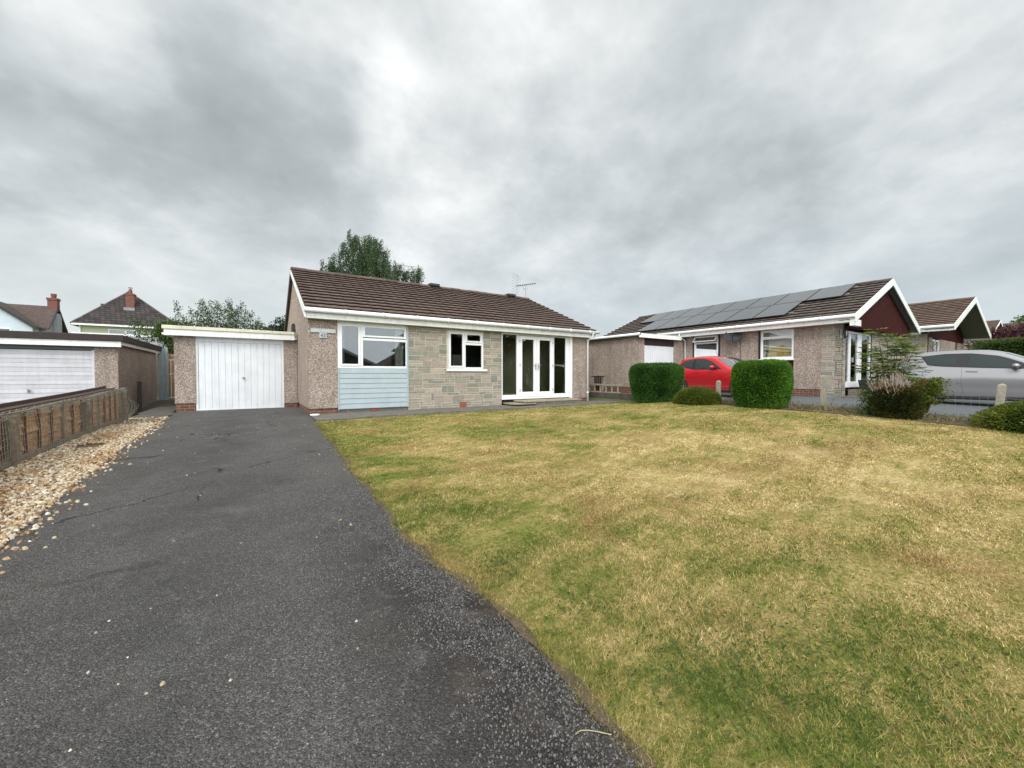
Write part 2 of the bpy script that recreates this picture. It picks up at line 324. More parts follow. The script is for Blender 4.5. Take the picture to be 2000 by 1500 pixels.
# ------------------------------------------------------------------ mesh helpers
ORG = Vector((0, 0, 0))
def tag(o, label=None, cat=None, group=None, kind=None):
    if label: o['label'] = label
    if cat: o['category'] = cat
    if group: o['group'] = group
    if kind: o['kind'] = kind
    return o
def thing(name, loc, label, cat, group=None):
    global ORG
    o = bpy.data.objects.new(name, None); col.objects.link(o); o.location = loc; o.empty_display_size = .2
    ORG = Vector(loc); return tag(o, label, cat, group)
NOSPLIT = {'worn_lettering', 'boom', 'reflector', 'dead_twigs', 'stem', 'trunk', 'door_seam', 'body', 'rim', 'wire_netting', 'board', 'emblem', 'stone_wall'}
class MB:
    def __init__(s): s.v = []; s.f = []; s.m = []; s.c = []
    def face(s, pts, m=0, c=None):
        n = len(s.v); s.v += [tuple(p) for p in pts]; s.f.append(tuple(range(n, n+len(pts)))); s.m.append(m); s.c.append(c)
    def box(s, a, b, m=0, c=None):
        x0, x1 = sorted((a[0], b[0])); y0, y1 = sorted((a[1], b[1])); z0, z1 = sorted((a[2], b[2]))
        n = len(s.v)
        s.v += [(x0,y0,z0),(x1,y0,z0),(x1,y1,z0),(x0,y1,z0),(x0,y0,z1),(x1,y0,z1),(x1,y1,z1),(x0,y1,z1)]
        for q in ((0,3,2,1),(4,5,6,7),(0,1,5,4),(1,2,6,5),(2,3,7,6),(3,0,4,7)):
            s.f.append(tuple(n+i for i in q)); s.m.append(m); s.c.append(c)
        return s
    def hexa(s, p, m=0, c=None):          # eight corners, bottom four then top four
        n = len(s.v); s.v += [tuple(q) for q in p]
        for q in ((0,3,2,1),(4,5,6,7),(0,1,5,4),(1,2,6,5),(2,3,7,6),(3,0,4,7)):
            s.f.append(tuple(n+i for i in q)); s.m.append(m); s.c.append(c)
        return s
    def bar(s, a, b, w, h, m=0, up=(0, 0, 1)):
        a = Vector(a); b = Vector(b); d = (b-a).normalized(); r = d.cross(Vector(up)).normalized()*w/2; u = r.cross(d).normalized()*h/2
        return s.hexa([a-r-u, a+r-u, b+r-u, b-r-u, a-r+u, a+r+u, b+r+u, b-r+u], m)
    def prism(s, poly, vec, m=0):          # polygon in 3-D extruded along vec
        vec = Vector(vec); n = len(s.v); k = len(poly)
        s.v += [tuple(p) for p in poly]+[tuple(Vector(p)+vec) for p in poly]
        s.f.append(tuple(range(n+k-1, n-1, -1))); s.f.append(tuple(range(n+k, n+2*k)))
        for i in range(k): s.f.append((n+i, n+(i+1) % k, n+k+(i+1) % k, n+k+i))
        s.m += [m]*(k+2); s.c += [None]*(k+2); return s
    def tube(s, pts, r, n=8, m=0, cap=True):
        pts = [Vector(p) for p in pts]; rr = r if hasattr(r, '__len__') else [r]*len(pts)
        base = len(s.v); u0 = None
        for i, p in enumerate(pts):
            d = (pts[min(i+1, len(pts)-1)]-pts[max(i-1, 0)]).normalized()
            if u0 is None: u0 = d.orthogonal().normalized()
            u = (u0-d*u0.dot(d)).normalized(); u0 = u; v = d.cross(u)
            for k in range(n):
                a = 2*math.pi*k/n; s.v.append(tuple(p+(u*math.cos(a)+v*math.sin(a))*rr[i]))
        for i in range(len(pts)-1):
            for k in range(n):
                s.f.append((base+i*n+k, base+i*n+(k+1) % n, base+(i+1)*n+(k+1) % n, base+(i+1)*n+k)); s.m.append(m); s.c.append(None)
        if cap:
            s.f.append(tuple(base+k for k in range(n-1, -1, -1))); s.f.append(tuple(base+(len(pts)-1)*n+k for k in range(n)))
            s.m += [m, m]; s.c += [None, None]
        return s
    def build(s, name, mats, parent=None, smooth=False, bevel=0, label=None):
        if parent is not None and name not in NOSPLIT and len(s.f) < 900:
            gs = s.islands()
            if 1 < len(gs) <= 16:
                first = None
                for fi in gs:
                    q = MB(); mp = {}
                    for f_ in fi:
                        nf = []
                        for v_ in s.f[f_]:
                            if v_ not in mp: mp[v_] = len(q.v); q.v.append(s.v[v_])
                            nf.append(mp[v_])
                        q.f.append(tuple(nf)); q.m.append(s.m[f_]); q.c.append(s.c[f_])
                    o = q.build1(name, mats, parent, smooth, bevel, label); first = first or o
                return first
        return s.build1(name, mats, parent, smooth, bevel, label)
    def islands(s):
        par = list(range(len(s.f))); byv = {}
        def find(a):
            while par[a] != a: par[a] = par[par[a]]; a = par[a]
            return a
        for i, f in enumerate(s.f):
            for v in f:
                if v in byv: par[find(i)] = find(byv[v])
                else: byv[v] = i
        gr = {}
        for i in range(len(s.f)): gr.setdefault(find(i), []).append(i)
        gs = [[fs, None] for fs in gr.values()]
        if len(gs) > 200: return [list(range(len(s.f)))]
        for g_ in gs:
            P = np.array([s.v[v] for i in g_[0] for v in s.f[i]]); g_[1] = (P.min(0)-.006, P.max(0)+.006)
        ch = True
        while ch:
            ch = False
            for i in range(len(gs)):
                for j in range(len(gs)-1, i, -1):
                    a, b = gs[i][1], gs[j][1]
                    if (a[0] <= b[1]).all() and (b[0] <= a[1]).all():
                        gs[i][0] += gs[j][0]; gs[i][1] = (np.minimum(a[0], b[0]), np.maximum(a[1], b[1])); del gs[j]; ch = True
        return [sorted(g_[0]) for g_ in sorted(gs, key=lambda q: -float(np.prod(q[1][1]-q[1][0])))]
    def build1(s, name, mats, parent=None, smooth=False, bevel=0, label=None):
        org = ORG if parent is not None else Vector((0, 0, 0))
        me = bpy.data.meshes.new(name)
        me.from_pydata([(x-org.x, y-org.y, z-org.z) for x, y, z in s.v], [], s.f)
        if isinstance(mats, str): mats = [mats]
        for q in mats: me.materials.append(MATS[q])
        me.polygons.foreach_set('material_index', s.m)
        if smooth: me.polygons.foreach_set('use_smooth', [True]*len(s.f))
        if any(c is not None for c in s.c):
            ca = me.color_attributes.new('Col', 'FLOAT_COLOR', 'CORNER'); arr = []
            for f, c in zip(s.f, s.c): arr += [*(c or (1, 1, 1)), 1.]*len(f)
            ca.data.foreach_set('color', arr)
        me.update(); o = bpy.data.objects.new(name, me); col.objects.link(o)
        if parent is not None: o.parent = parent
        if bevel:
            b = o.modifiers.new('bevel', 'BEVEL'); b.width = bevel; b.segments = 2; b.limit_method = 'ANGLE'
        if label: o['label'] = label
        return o
def fastmesh(name, V, k, mat, C=None, parent=None, smooth=False):
    """V: (N*k,3) array of separate k-gons; C: (N,3) colours"""
    N = len(V)//k; me = bpy.data.meshes.new(name)
    V = np.asarray(V, dtype=np.float32)
    if parent is not None: V = V-np.array(ORG, dtype=np.float32)
    me.vertices.add(N*k); me.vertices.foreach_set('co', V.ravel())
    me.loops.add(N*k); me.loops.foreach_set('vertex_index', np.arange(N*k, dtype=np.int32))
    me.polygons.add(N); me.polygons.foreach_set('loop_start', np.arange(0, N*k, k, dtype=np.int32))
    if C is not None:
        ca = me.color_attributes.new('Col', 'FLOAT_COLOR', 'CORNER')
        a = np.ones((N*k, 4), np.float32); a[:, :3] = np.repeat(C, k, axis=0); ca.data.foreach_set('color', a.ravel())
    me.materials.append(MATS[mat]); me.update(calc_edges=True); me.validate()
    o = bpy.data.objects.new(name, me); col.objects.link(o)
    if parent is not None: o.parent = parent
    return o

# ------------------------------------------------------------------ terrain
def sp(x, k=.6): return k*np.logaddexp(0, np.asarray(x, float)/k)
def sm(x, a, b):
    t = np.clip((np.asarray(x, float)-a)/(b-a), 0, 1); return t*t*(3-2*t)
def gz(X, Y):
    A = -0.03*sp(10-Y); B = 0.2-.03*sp(4.5-Y); t = sm(X, 4, 11)
    L = A*(1-t)+t*B*(1-sm(Y, 7, 9.5))
    L = L-.27*sm(-np.asarray(X, float), 2.6, 3.2)*(1-sm(Y, 15.5, 21))
    Rr = .25-.03*sp(4.5-Y)+.45*sm(X, 18, 26)+.4*sm(X, 26, 38)
    b = np.clip((np.asarray(X, float)-11.3)/.3, 0, 1)
    z = L*(1-b)+Rr*b
    return np.where(np.asarray(Y, float) < -8, np.maximum(z, -.55), z)
def g(x, y): return float(gz(x, y))
def gridsheet(name, xs, ys, fn, mat, kind='structure', bottom=None):
    """xs: list of lists (per row) of x positions"""
    V = []; F = []; n = len(xs[0])
    for r, y in zip(xs, ys):
        for x in r: V.append((x, y, fn(x, y)))
    for j in range(len(ys)-1):
        for i in range(n-1): F.append((j*n+i, j*n+i+1, (j+1)*n+i+1, (j+1)*n+i))
    me = bpy.data.meshes.new(name); me.from_pydata(V, [], F); me.materials.append(MATS[mat])
    me.polygons.foreach_set('use_smooth', [True]*len(F)); me.update()
    o = bpy.data.objects.new(name, me); col.objects.link(o); return tag(o, kind=kind)
gx = sorted(set([-900, -400, -200, -100, -60, -40, -30, -22, -17]+list(np.round(np.arange(-14, 22, .3), 3))+[23, 25, 27, 29, 31, 34, 37, 40, 46, 55, 75, 110, 200, 400, 900]))
gy = sorted(set([-900, -400, -200, -100, -60, -40, -30, -24, -20]+list(np.round(np.arange(-18, 24, .4), 3))+[26, 28, 32, 38, 46, 60, 80, 120, 200, 400, 900]))
gridsheet('ground', [gx]*len(gy), gy, lambda x, y: g(x, y)-.03, 'far_grass')

# drive edges measured along its length
RY = [-14, .81, 1.16, 1.6, 1.95, 2.36, 2.79, 3.34, 4.53, 6.49, 9.2, 9.62]; RX = [1.05, 1.07, 1.07, 1.05, 1.05, .99, .93, .94, .95, 1.00, 1.07, 1.08]
LY = [-14, 2.0, 4.19, 5.08, 5.89, 6.57, 8.15, 9.95, 12.0, 14.15]; LX = [-1.35, -1.42, -1.5, -1.55, -1.61, -1.60, -1.69, -1.72, -1.74, -1.80]
def wob(y, s): return .035*mnoise.noise(Vector((s, y*1.3, 0)))+.02*mnoise.noise(Vector((s, y*5., 3)))
def xr(y): return float(np.interp(y, RY, RX))+wob(y, 1.5)
def xl(y): return float(np.interp(y, LY, LX))+wob(y, 8.5)
ys = list(np.arange(-14, -1, 1.))+list(np.arange(-1, 9.6, .06))+[9.6]
gridsheet('lawn', [list(np.linspace(xr(y)+.0, 11.35, 26)) for y in ys], ys, lambda x, y: g(x, y)-.002+.012*mnoise.noise(Vector((x*1.8, y*1.8, 6)))*min(1, (x-xr(y))*2), 'lawn')
ye = list(np.arange(-1, 9.6, .03))
gridsheet('lawn_edge_soil', [[xr(y)-.012-.04*max(-.3, mnoise.noise(Vector((y*6, 2, 0)))), xr(y)+.01, xr(y)+.03+.05*mnoise.noise(Vector((y*4, 7, 0)))] for y in ye], ye, lambda x, y: g(x, y)+.007+.008*max(0, mnoise.noise(Vector((x*30, y*30, 0)))), 'soil')
ys = list(np.arange(-14, -1, 1.))+list(np.arange(-1, 14.16, .06))
def drv_r(y): return xr(y) if y < 9.62 else (1.08 if y < 11.1 else 1.11)
gridsheet('driveway', [list(np.linspace(xl(y), drv_r(y), 16)) for y in ys], ys, lambda x, y: g(x, y)+.004 if y > 2.5 else g(x, y)+.004, 'asphalt')
ys2 = list(np.arange(-14, 0, 1.))+list(np.arange(0, 12.6, .12))
gridsheet('gravel_bed', [list(np.linspace(-2.56, xl(y)+.05, 8)) for y in ys2], ys2, lambda x, y: g(x, y)-.006, 'gravel_base')
# concrete slabs of the side passage
mb = MB()
for i, (x0, x1, y0, y1) in enumerate([(-2.5, -1.86, 10.9, 11.8), (-2.45, -1.80, 11.83, 12.75), (-2.5, -1.78, 12.78, 13.7), (-3.25, -1.9, 13.73, 14.9), (-3.28, -1.9, 14.93, 16.4), (-3.28, -1.9, 16.43, 18.2), (-3.28, -1.9, 18.23, 20.6), (-3.28, -1.9, 20.63, 23)]):
    k = .006
    for a in range(4):
        for b in range(4):
            X0, X1 = x0+(x1-x0)*a/4, x0+(x1-x0)*(a+1)/4; Y0, Y1 = y0+(y1-y0)*b/4, y0+(y1-y0)*(b+1)/4
            mb.face([(X0, Y0, g(X0, Y0)+k+.004), (X1, Y0, g(X1, Y0)+k+.004), (X1, Y1, g(X1, Y1)+k+.004), (X0, Y1, g(X0, Y1)+k+.004)])
tag(mb.build('side_path', 'concrete_dark'), kind='structure')
# front path of laid slabs with a small upstand
mb = MB(); x = 1.12; i = 0
while x < 13.2:
    w_ = .86 if i % 5 else 1.1; x1 = min(x+w_, 13.25); yf = 9.68 if i == 0 else 9.98
    if i == 0: mb.hexa([(1.12, 9.58, -.1), (x1, 9.72, -.1), (x1, 11.10, -.1), (1.12, 11.10, -.1), (1.12, 9.58, .018), (x1, 9.72, .018), (x1, 11.10, .018), (1.12, 11.10, .018)])
    else:
        y0 = np.interp(x, [1, 3, 13], [9.7, 9.82, 10.05]); y1 = np.interp(x1, [1, 3, 13], [9.7, 9.82, 10.05]); dz = random.uniform(-.004, .004)
        b0 = y0+.62
        mb.hexa([(x+.006, y0, -.1), (x1-.006, y1, -.1), (x1-.006, b0-.006, -.1), (x+.006, b0-.006, -.1), (x+.006, y0, .018+dz), (x1-.006, y1, .018+dz), (x1-.006, b0-.006, .018+dz), (x+.006, b0-.006, .018+dz)])
        mb.box((x+.006, b0+.006, -.1), (x1-.006, 11.10, .016+dz))
    x = x1; i += 1
tag(mb.build('path', 'concrete', bevel=.006), kind='structure')
# neighbours' drives
ys3 = list(np.arange(-14, 11, 1.))+[10.9]
gridsheet('neighbour_drive', [[11.75, 12.5, 14, 16.45]]*len(ys3), ys3, lambda x, y: g(x, y)+.004, 'asphalt_nb')
ys4 = [-14, -10, -6, -2, 2, 4, 4.4]
gridsheet('neighbour_forecourt', [[16.45, 18, 20, 24]]*len(ys4), ys4, lambda x, y: g(x, y)+.006, 'asphalt_nb')
gridsheet('left_neighbour_drive', [[-9, -6, -3.4]]*12, list(np.linspace(-14, 15.5, 12)), lambda x, y: g(x, y)+.004, 'asphalt_nb')
gridsheet('road', [[-60, -20, 0, 20, 60]]*2, [-21, -14.5], lambda x, y: g(x, y)+.004, 'road')
# earth under the fence
gridsheet('border_soil', [[10.55+.25*mnoise.noise(Vector((y, 4, 0))), 10.9, 11.3, 11.8] for y in np.arange(-6, 9.4, .3)], list(np.arange(-6, 9.4, .3)), lambda x, y: g(x, y)+.006+.03*max(0, mnoise.noise(Vector((x*3, y*3, 0)))), 'soil')

# ------------------------------------------------------------------ building helpers
def tiled_slope(mb, o, a, b, nrm, W, L, courses, tilew=.30, th=.062, mcol=1.):
    """o: lower corner, a: along the eave, b: up the slope"""
    o = Vector(o); a = Vector(a).normalized(); b = Vector(b).normalized(); nrm = Vector(nrm).normalized()
    nt = max(1, round(W/tilew)); tw = W/nt; ch = L/courses; prof = [0, .35, 1, .35, 0, -.15]
    for i in range(courses):
        s0 = i*ch; s1 = min(L-.10, s0+ch)
        rowv = random.uniform(.94, 1.06)
        for j in range(nt):
            x0 = j*tw
            cv = rowv*random.uniform(.90, 1.10)*mcol; c = (cv, cv*random.uniform(.95, 1.03), cv*random.uniform(.93, 1.03))
            lift = random.uniform(-.003, .004)
            for k in range(6):
                xa, xb = x0+tw*k/6, x0+tw*(k+1)/6
                if xa >= W-1e-6: xa -= W; xb -= W
                xb = min(xb, W)
                ha, hb = prof[k]*.008, prof[(k+1) % 6]*.008
                def P(x, s, h): return o+a*x+b*s+nrm*h
                mb.face([P(xa, s0, th+ha+lift), P(xb, s0, th+hb+lift), P(xb, s1+.10, .004+hb), P(xa, s1+.10, .004+ha)], 0, c)
                mb.face([P(xa, s0+.004, th+ha+lift-.018), P(xb, s0+.004, th+hb+lift-.018), P(xb, s0, th+hb+lift), P(xa, s0, th+ha+lift)], 0, c)
                mb.face([P(xa, s0+.10, -.004), P(xb, s0+.10, -.004), P(xb, s0+.004, th+hb+lift-.018), P(xa, s0+.004, th+ha+lift-.018)], 0, c)
        for x in (0, W):
            mb.face([o+a*x+b*s0+nrm*(-.004), o+a*x+b*s0+nrm*(th), o+a*x+b*s1+nrm*.006, o+a*x+b*s1+nrm*(-.004)], 0, (.8, .8, .8))
def ridge_tiles(mb, p0, p1, r=.12, seg=.45):
    p0 = Vector(p0); p1 = Vector(p1); d = (p1-p0); L = d.length; d.normalize(); side = d.cross(Vector((0, 0, 1))).normalized(); n = max(1, round(L/seg))
    for i in range(n):
        a = p0+d*(L*i/n); b = p0+d*(L*(i+1)/n+.02); rr = r*random.uniform(.97, 1.04); dz = random.uniform(-.006, .008); cv = random.uniform(.7, 1.1); c = (cv, cv*.98, cv*.95)
        K = 8; pa = []; pb = []
        for k in range(K+1):
            an = math.pi*k/K; off = side*math.cos(an)*rr+Vector((0, 0, math.sin(an)*rr*.75-.05+dz)); pa.append(a+off); pb.append(b+off*1.03)
        for k in range(K): mb.face([pa[k], pb[k], pb[k+1], pa[k+1]], 0, c)
        mb.face(pa[::-1], 0, c); mb.face(pb, 0, c)
def gutter(mb, a, b, r=.058, out=(0, -1, 0)):
    a = Vector(a); b = Vector(b); mb.tube([a, b], r, 10)
    L = (b-a).length; n = int(L/.95)
    for i in range(1, n+1):
        p = a+(b-a)*(i/(n+.5)); q = (b-a).normalized()*.022
        mb.tube([p-q, p+q], r*1.17, 10)
def wallrects(mb, axis, c0, c1, u0, u1, z0, z1, holes, m=0):
    """solid wall between planes c0,c1 on 'axis' ('y': facing -Y, spans X) with rectangular holes (ua,ub,za,zb)"""
    us = sorted(set([u0, u1]+[h[0] for h in holes]+[h[1] for h in holes])); us = [u for u in us if u0 <= u <= u1]
    for a, b in zip(us[:-1], us[1:]):
        mid = (a+b)/2; hs = sorted([h for h in holes if h[0] <= mid <= h[1]], key=lambda h: h[2]); z = z0
        for h in hs:
            if h[2] > z: seg(mb, axis, c0, c1, a, b, z, h[2], m)
            z = h[3]
        if z < z1: seg(mb, axis, c0, c1, a, b, z, z1, m)
def seg(mb, axis, c0, c1, a, b, z0, z1, m):
    if axis == 'y': mb.box((a, c0, z0), (b, c1, z1), m)
    else: mb.box((c0, a, z0), (c1, b, z1), m)
def P3(axis, c, u, z): return (u, c, z) if axis == 'y' else (c, u, z)
def frame(mb, axis, c, u0, u1, z0, z1, t_, d=.06, back=None):
    """rectangular frame of bar width t_, from plane c going back by d"""
    e = c+d
    seg(mb, axis, c, e, u0, u0+t_, z0, z1, 0); seg(mb, axis, c, e, u1-t_, u1, z0, z1, 0)
    seg(mb, axis, c, e, u0+t_, u1-t_, z0, z0+t_, 0); seg(mb, axis, c, e, u0+t_, u1-t_, z1-t_, z1, 0)
def pane(axis, c, u0, u1, z0, z1, parent, mat='glass'):
    m = MB(); m.face([P3(axis, c, u0, z0), P3(axis, c, u1, z0), P3(axis, c, u1, z1), P3(axis, c, u0, z1)]); return m.build('pane', mat, parent)
def stone_wall(name, axis, c, u0, u1, z0, z1, holes, parent, sgn=-1, seed=3):
    rr = random.Random(seed); uw, uh = .085, .0735
    nx = int(round((u1-u0)/uw)); nz = int(round((z1-z0)/uh)); uw = (u1-u0)/nx; uh = (z1-z0)/nz
    occ = np.zeros((nx, nz), bool)
    for h in holes:
        for i in range(nx):
            for j in range(nz):
                if h[0]-.02 < u0+(i+.5)*uw < h[1]+.02 and h[2]-.01 < z0+(j+.5)*uh < h[3]+.01: occ[i, j] = True
    mb = MB(); pal = [(.33, .29, .235), (.35, .305, .245), (.31, .28, .23), (.37, .325, .26), (.33, .275, .235), (.29, .27, .22), (.25, .25, .21), (.235, .24, .20), (.34, .295, .245), (.32, .28, .225), (.31, .28, .225), (.34, .29, .24)]
    for j in range(nz):
        for i in range(nx):
            if occ[i, j]: continue
            hh = rr.choices([1, 2, 3], [.46, .40, .14])[0]; ww = rr.choices([1, 2, 3, 4, 5, 6], [.07, .16, .25, .24, .18, .10])[0]
            if hh == 3: ww = min(ww, 4)
            while hh > 1 and (j+hh > nz or occ[i, j+hh-1]): hh -= 1
            k = 1
            while k < ww and i+k < nx and not occ[i+k, j:j+hh].any(): k += 1
            if i+k == nx-1 or (i+k < nx and i+k+1 < nx and occ[i+k+1, j] and not occ[i+k, j:j+hh].any()): k += 1 if i+k < nx and not occ[i+k, j:j+hh].any() else 0
            occ[i:i+k, j:j+hh] = True
            a, b = u0+i*uw+.007, u0+(i+k)*uw-.007; za, zb = z0+j*uh+.007, z0+(j+hh)*uh-.007
            col_ = rr.choice(pal); f_ = rr.uniform(.88, 1.14); cc = tuple(q*f_ for q in col_)
            dep = rr.uniform(.003, .011); j4 = [rr.uniform(-.003, .003) for _ in range(8)]
            fr = c+sgn*dep; bk = c-sgn*.01
            A, B = (fr, bk)
            q = [P3(axis, A, a+j4[0], za+j4[1]), P3(axis, A, b+j4[2], za+j4[3]), P3(axis, B, b, za), P3(axis, B, a, za), P3(axis, A, a+j4[4], zb+j4[5]), P3(axis, A, b+j4[6], zb+j4[7]), P3(axis, B, b, zb), P3(axis, B, a, zb)]
            mb.hexa(q, 0, cc)
    o = mb.build(name, 'cut_stone', parent, bevel=.003)
    mm = MB(); wallrects(mm, axis, c, c-sgn*.2, u0, u1, z0, z1, holes); mm.build('mortar_wall', 'mortar', parent)
    return o

# ------------------------------------------------------------------ MAIN BUNGALOW
YF = 11.1
B = thing('bungalow', (1.11, YF, 0), 'brown tiled bungalow in the middle with pebble dash, coursed stone and patio doors', 'bungalow')
XR_ = 10.73; RY_ = 15.3; RZ = 4.57; EY = 10.88; EZ = 2.66; BY = 2*RY_-EY
WT = 2.50
# walls
mb = MB()
mb.box((1.11, YF, .15), (1.79, YF+.25, WT)); mb.box((9.88, YF, .15), (XR_, YF+.25, WT))
sl_ = (RZ-EZ)/(RY_-EY)
yb = BY-.22
def roofz(y, off=.12): return EZ+sl_*(min(y, 2*RY_-y)-EY)-off
mb.prism([(1.11, YF+.25, .15), (1.11, yb, .15), (1.11, yb, roofz(yb)), (1.11, RY_, RZ-.12), (1.11, YF+.25, roofz(YF+.25))], (.25, 0, 0))
mb.prism([(XR_-.25, YF+.25, .15), (XR_-.25, yb, .15), (XR_-.25, yb, roofz(yb)), (XR_-.25, RY_, RZ-.12), (XR_-.25, YF+.25, roofz(YF+.25))], (.25, 0, 0))
mb.box((1.36, yb-.25, .15), (XR_-.25, yb, WT))
mb.face([(1.108, YF, .15), (1.108, YF+.25, .15), (1.108, YF+.25, roofz(YF+.25)), (1.108, YF, roofz(YF))])
mb.build('pebble_dash_wall', 'dash', B)
mb = MB(); mb.box((1.135, YF+.025, -.3), (1.79, YF+.3, .147)); mb.box((1.135, YF+.3, -.3), (1.38, yb-.02, .147)); mb.box((9.9, YF+.025, -.3), (XR_-.025, YF+.3, .147)); mb.box((XR_-.27, YF+.3, -.3), (XR_-.025, yb-.02, .147))
mb.build('brick_plinth', 'brick', B)
mb = MB(); mb.box((1.80, YF+.035, -.2), (3.66, YF+.3, .10)); mb.build('block_plinth', 'grey_block', B)
mb = MB(); mb.box((2.62, YF+.022, .02), (2.84, YF+.1, .095)); o = mb.build('air_brick', 'red_brick', B); 
mb = MB(); mb.box((5.28, YF-.024, .03), (5.5, YF+.1, .17)); mb.build('air_brick', 'red_brick', B)
W2 = (4.90, 6.14, 1.19, 2.37)
stone_wall('stone_wall', 'y', YF, 3.67, 6.80, -.04, 2.45, [W2], B)
mb = MB(); mb.box((6.8, YF+.05, -.2), (9.88, YF+.3, .14)); mb.build('threshold', 'black', B)
# blue cladding boards below the first window
mb = MB(); z = .105; nb = 8; bh = (1.185-.105)/nb
for i in range(nb):
    a = z+i*bh; mb.hexa([(1.80, YF-.014, a+.008), (3.655, YF-.014, a+.008), (3.655, YF+.2, a+.008), (1.80, YF+.2, a+.008), (1.80, YF-.002, a+bh), (3.655, YF-.002, a+bh), (3.655, YF+.2, a+bh), (1.80, YF+.2, a+bh)])
mb.box((1.80, YF+.006, .10), (3.655, YF+.2, 1.186)); mb.box((1.792, YF-.022, .095), (1.82, YF+.02, 1.186)); mb.box((3.62, YF-.024, .095), (3.662, YF+.02, 2.42))
mb.build('blue_cladding', 'blue_clad', B)
# window one
def window(name, axis, c, u0, u1, z0, z1, parts, parent, t_=.06, sill=None, inset=.03, sgn=1, mat='upvc', label=None):
    """parts: list of (kind,u0,u1,z0,z1); kind 's' raised sash, 'g' fixed glass"""
    mb = MB(); ci = c+inset*sgn
    d = .07*sgn; t2 = t_
    frame(mb, axis, ci, u0, u1, z0, z1, t2, d)
    for k, a, b, za, zb in parts:
        if k in ('v', 'h'): seg(mb, axis, ci, ci+d, a, b, za, zb, 0)
    fo = mb.build(name, mat, parent, bevel=.006)
    if label: fo['label'] = label
    for k, a, b, za, zb in parts:
        if k == 's':
            m2 = MB(); frame(m2, axis, ci-.018*sgn, a, b, za, zb, .052, .05*sgn); m2.build('sash', mat, fo, bevel=.006)
            pane(axis, ci+.015*sgn, a+.045, b-.045, za+.045, zb-.045, fo)
        elif k == 'g': pane(axis, ci+.03*sgn, a, b, za, zb, fo)
    if sill:
        m2 = MB(); seg(m2, axis, c-.05*sgn, c+.1*sgn, sill[0], sill[1], sill[2], sill[3], 0); m2.build('sill', mat, fo, bevel=.005)
    return fo
w1 = window('window', 'y', YF, 1.79, 3.66, 1.19, 2.38, [('v', 2.36, 2.43, 1.25, 2.32), ('h', 2.43, 3.60, 1.94, 2.01), ('s', 1.85, 2.36, 1.25, 2.34), ('s', 2.43, 3.60, 2.03, 2.34), ('g', 2.43, 3.60, 1.25, 1.94)], B, inset=.01)
w2 = window('window', 'y', YF, 4.90, 6.14, 1.19, 2.36, [('v', 5.45, 5.51, 1.25, 2.3), ('h', 5.51, 6.08, 1.95, 2.02), ('s', 4.95, 5.45, 1.24, 2.32), ('s', 5.51, 6.08, 2.03, 2.32), ('g', 5.51, 6.08, 1.25, 1.95)], B, inset=.045, sill=(4.83, 6.24, 1.125, 1.185))
mb = MB(); mb.box((4.89, YF+.03, 2.36), (6.15, YF+.2, 2.45)); mb.box((1.79, YF+.02, 2.38), (3.62, YF+.2, 2.45)); mb.box((6.80, YF+.02, 2.42), (9.88, YF+.2, 2.47)); mb.build('window_head', 'fascia', B)
# patio doors
mb = MB(); frame(mb, 'y', YF+.02, 6.81, 9.76, .19, 2.41, .045, .08)
for a, b in ((7.42, 7.50), (8.97, 9.04)): mb.box((a, YF+.02, .235), (b, YF+.10, 2.365))
mb.box((6.81, YF-.01, .19), (9.76, YF+.02, .25)); mb.box((6.855, YF+.03, .235), (7.42, YF+.09, .34)); mb.box((9.04, YF+.03, .235), (9.715, YF+.09, .34)); mb.box((9.59, YF+.031, .34), (9.715, YF+.089, 2.365))
mb.box((9.77, YF-.02, .145), (9.875, YF+.1, 2.44))
pd_ = mb.build('patio_door_frame', 'upvc', B, bevel=.006)
pane('y', YF+.06, 6.855, 7.42, .34, 2.365, pd_); pane('y', YF+.06, 9.04, 9.59, .34, 2.365, pd_)
for (a, b, hx, hd) in ((7.505, 8.235, 8.19, -1), (8.245, 8.965, 8.29, 1)):
    mb = MB(); za, zb = .26, 2.35
    frame(mb, 'y', YF-.005, a, b, za, zb, .12, .06); mb.box((a+.12, YF-.005, za+.12), (b-.12, YF+.055, za+.17))
    dd = mb.build('patio_door', 'upvc', B, bevel=.006)
    pane('y', YF+.03, a+.12, b-.12, za+.17, zb-.12, dd)
    mb = MB(); mb.box((hx-.015, YF-.02, 1.18), (hx+.015, YF-.005, 1.42)); mb.tube([(hx, YF-.05, 1.34), (hx+hd*(.13), YF-.05, 1.34)], .011); mb.tube([(hx, YF-.005, 1.34), (hx, YF-.055, 1.34)], .011); mb.build('handle', 'metal', dd)
    hxx = a+.02 if a < 8 else b-.02
    mb = MB()
    for zz in (.45, 1.3, 2.12): mb.tube([(hxx, YF-.018, zz), (hxx, YF-.018, zz+.09)], .014)
    mb.build('hinge', 'metal', dd)
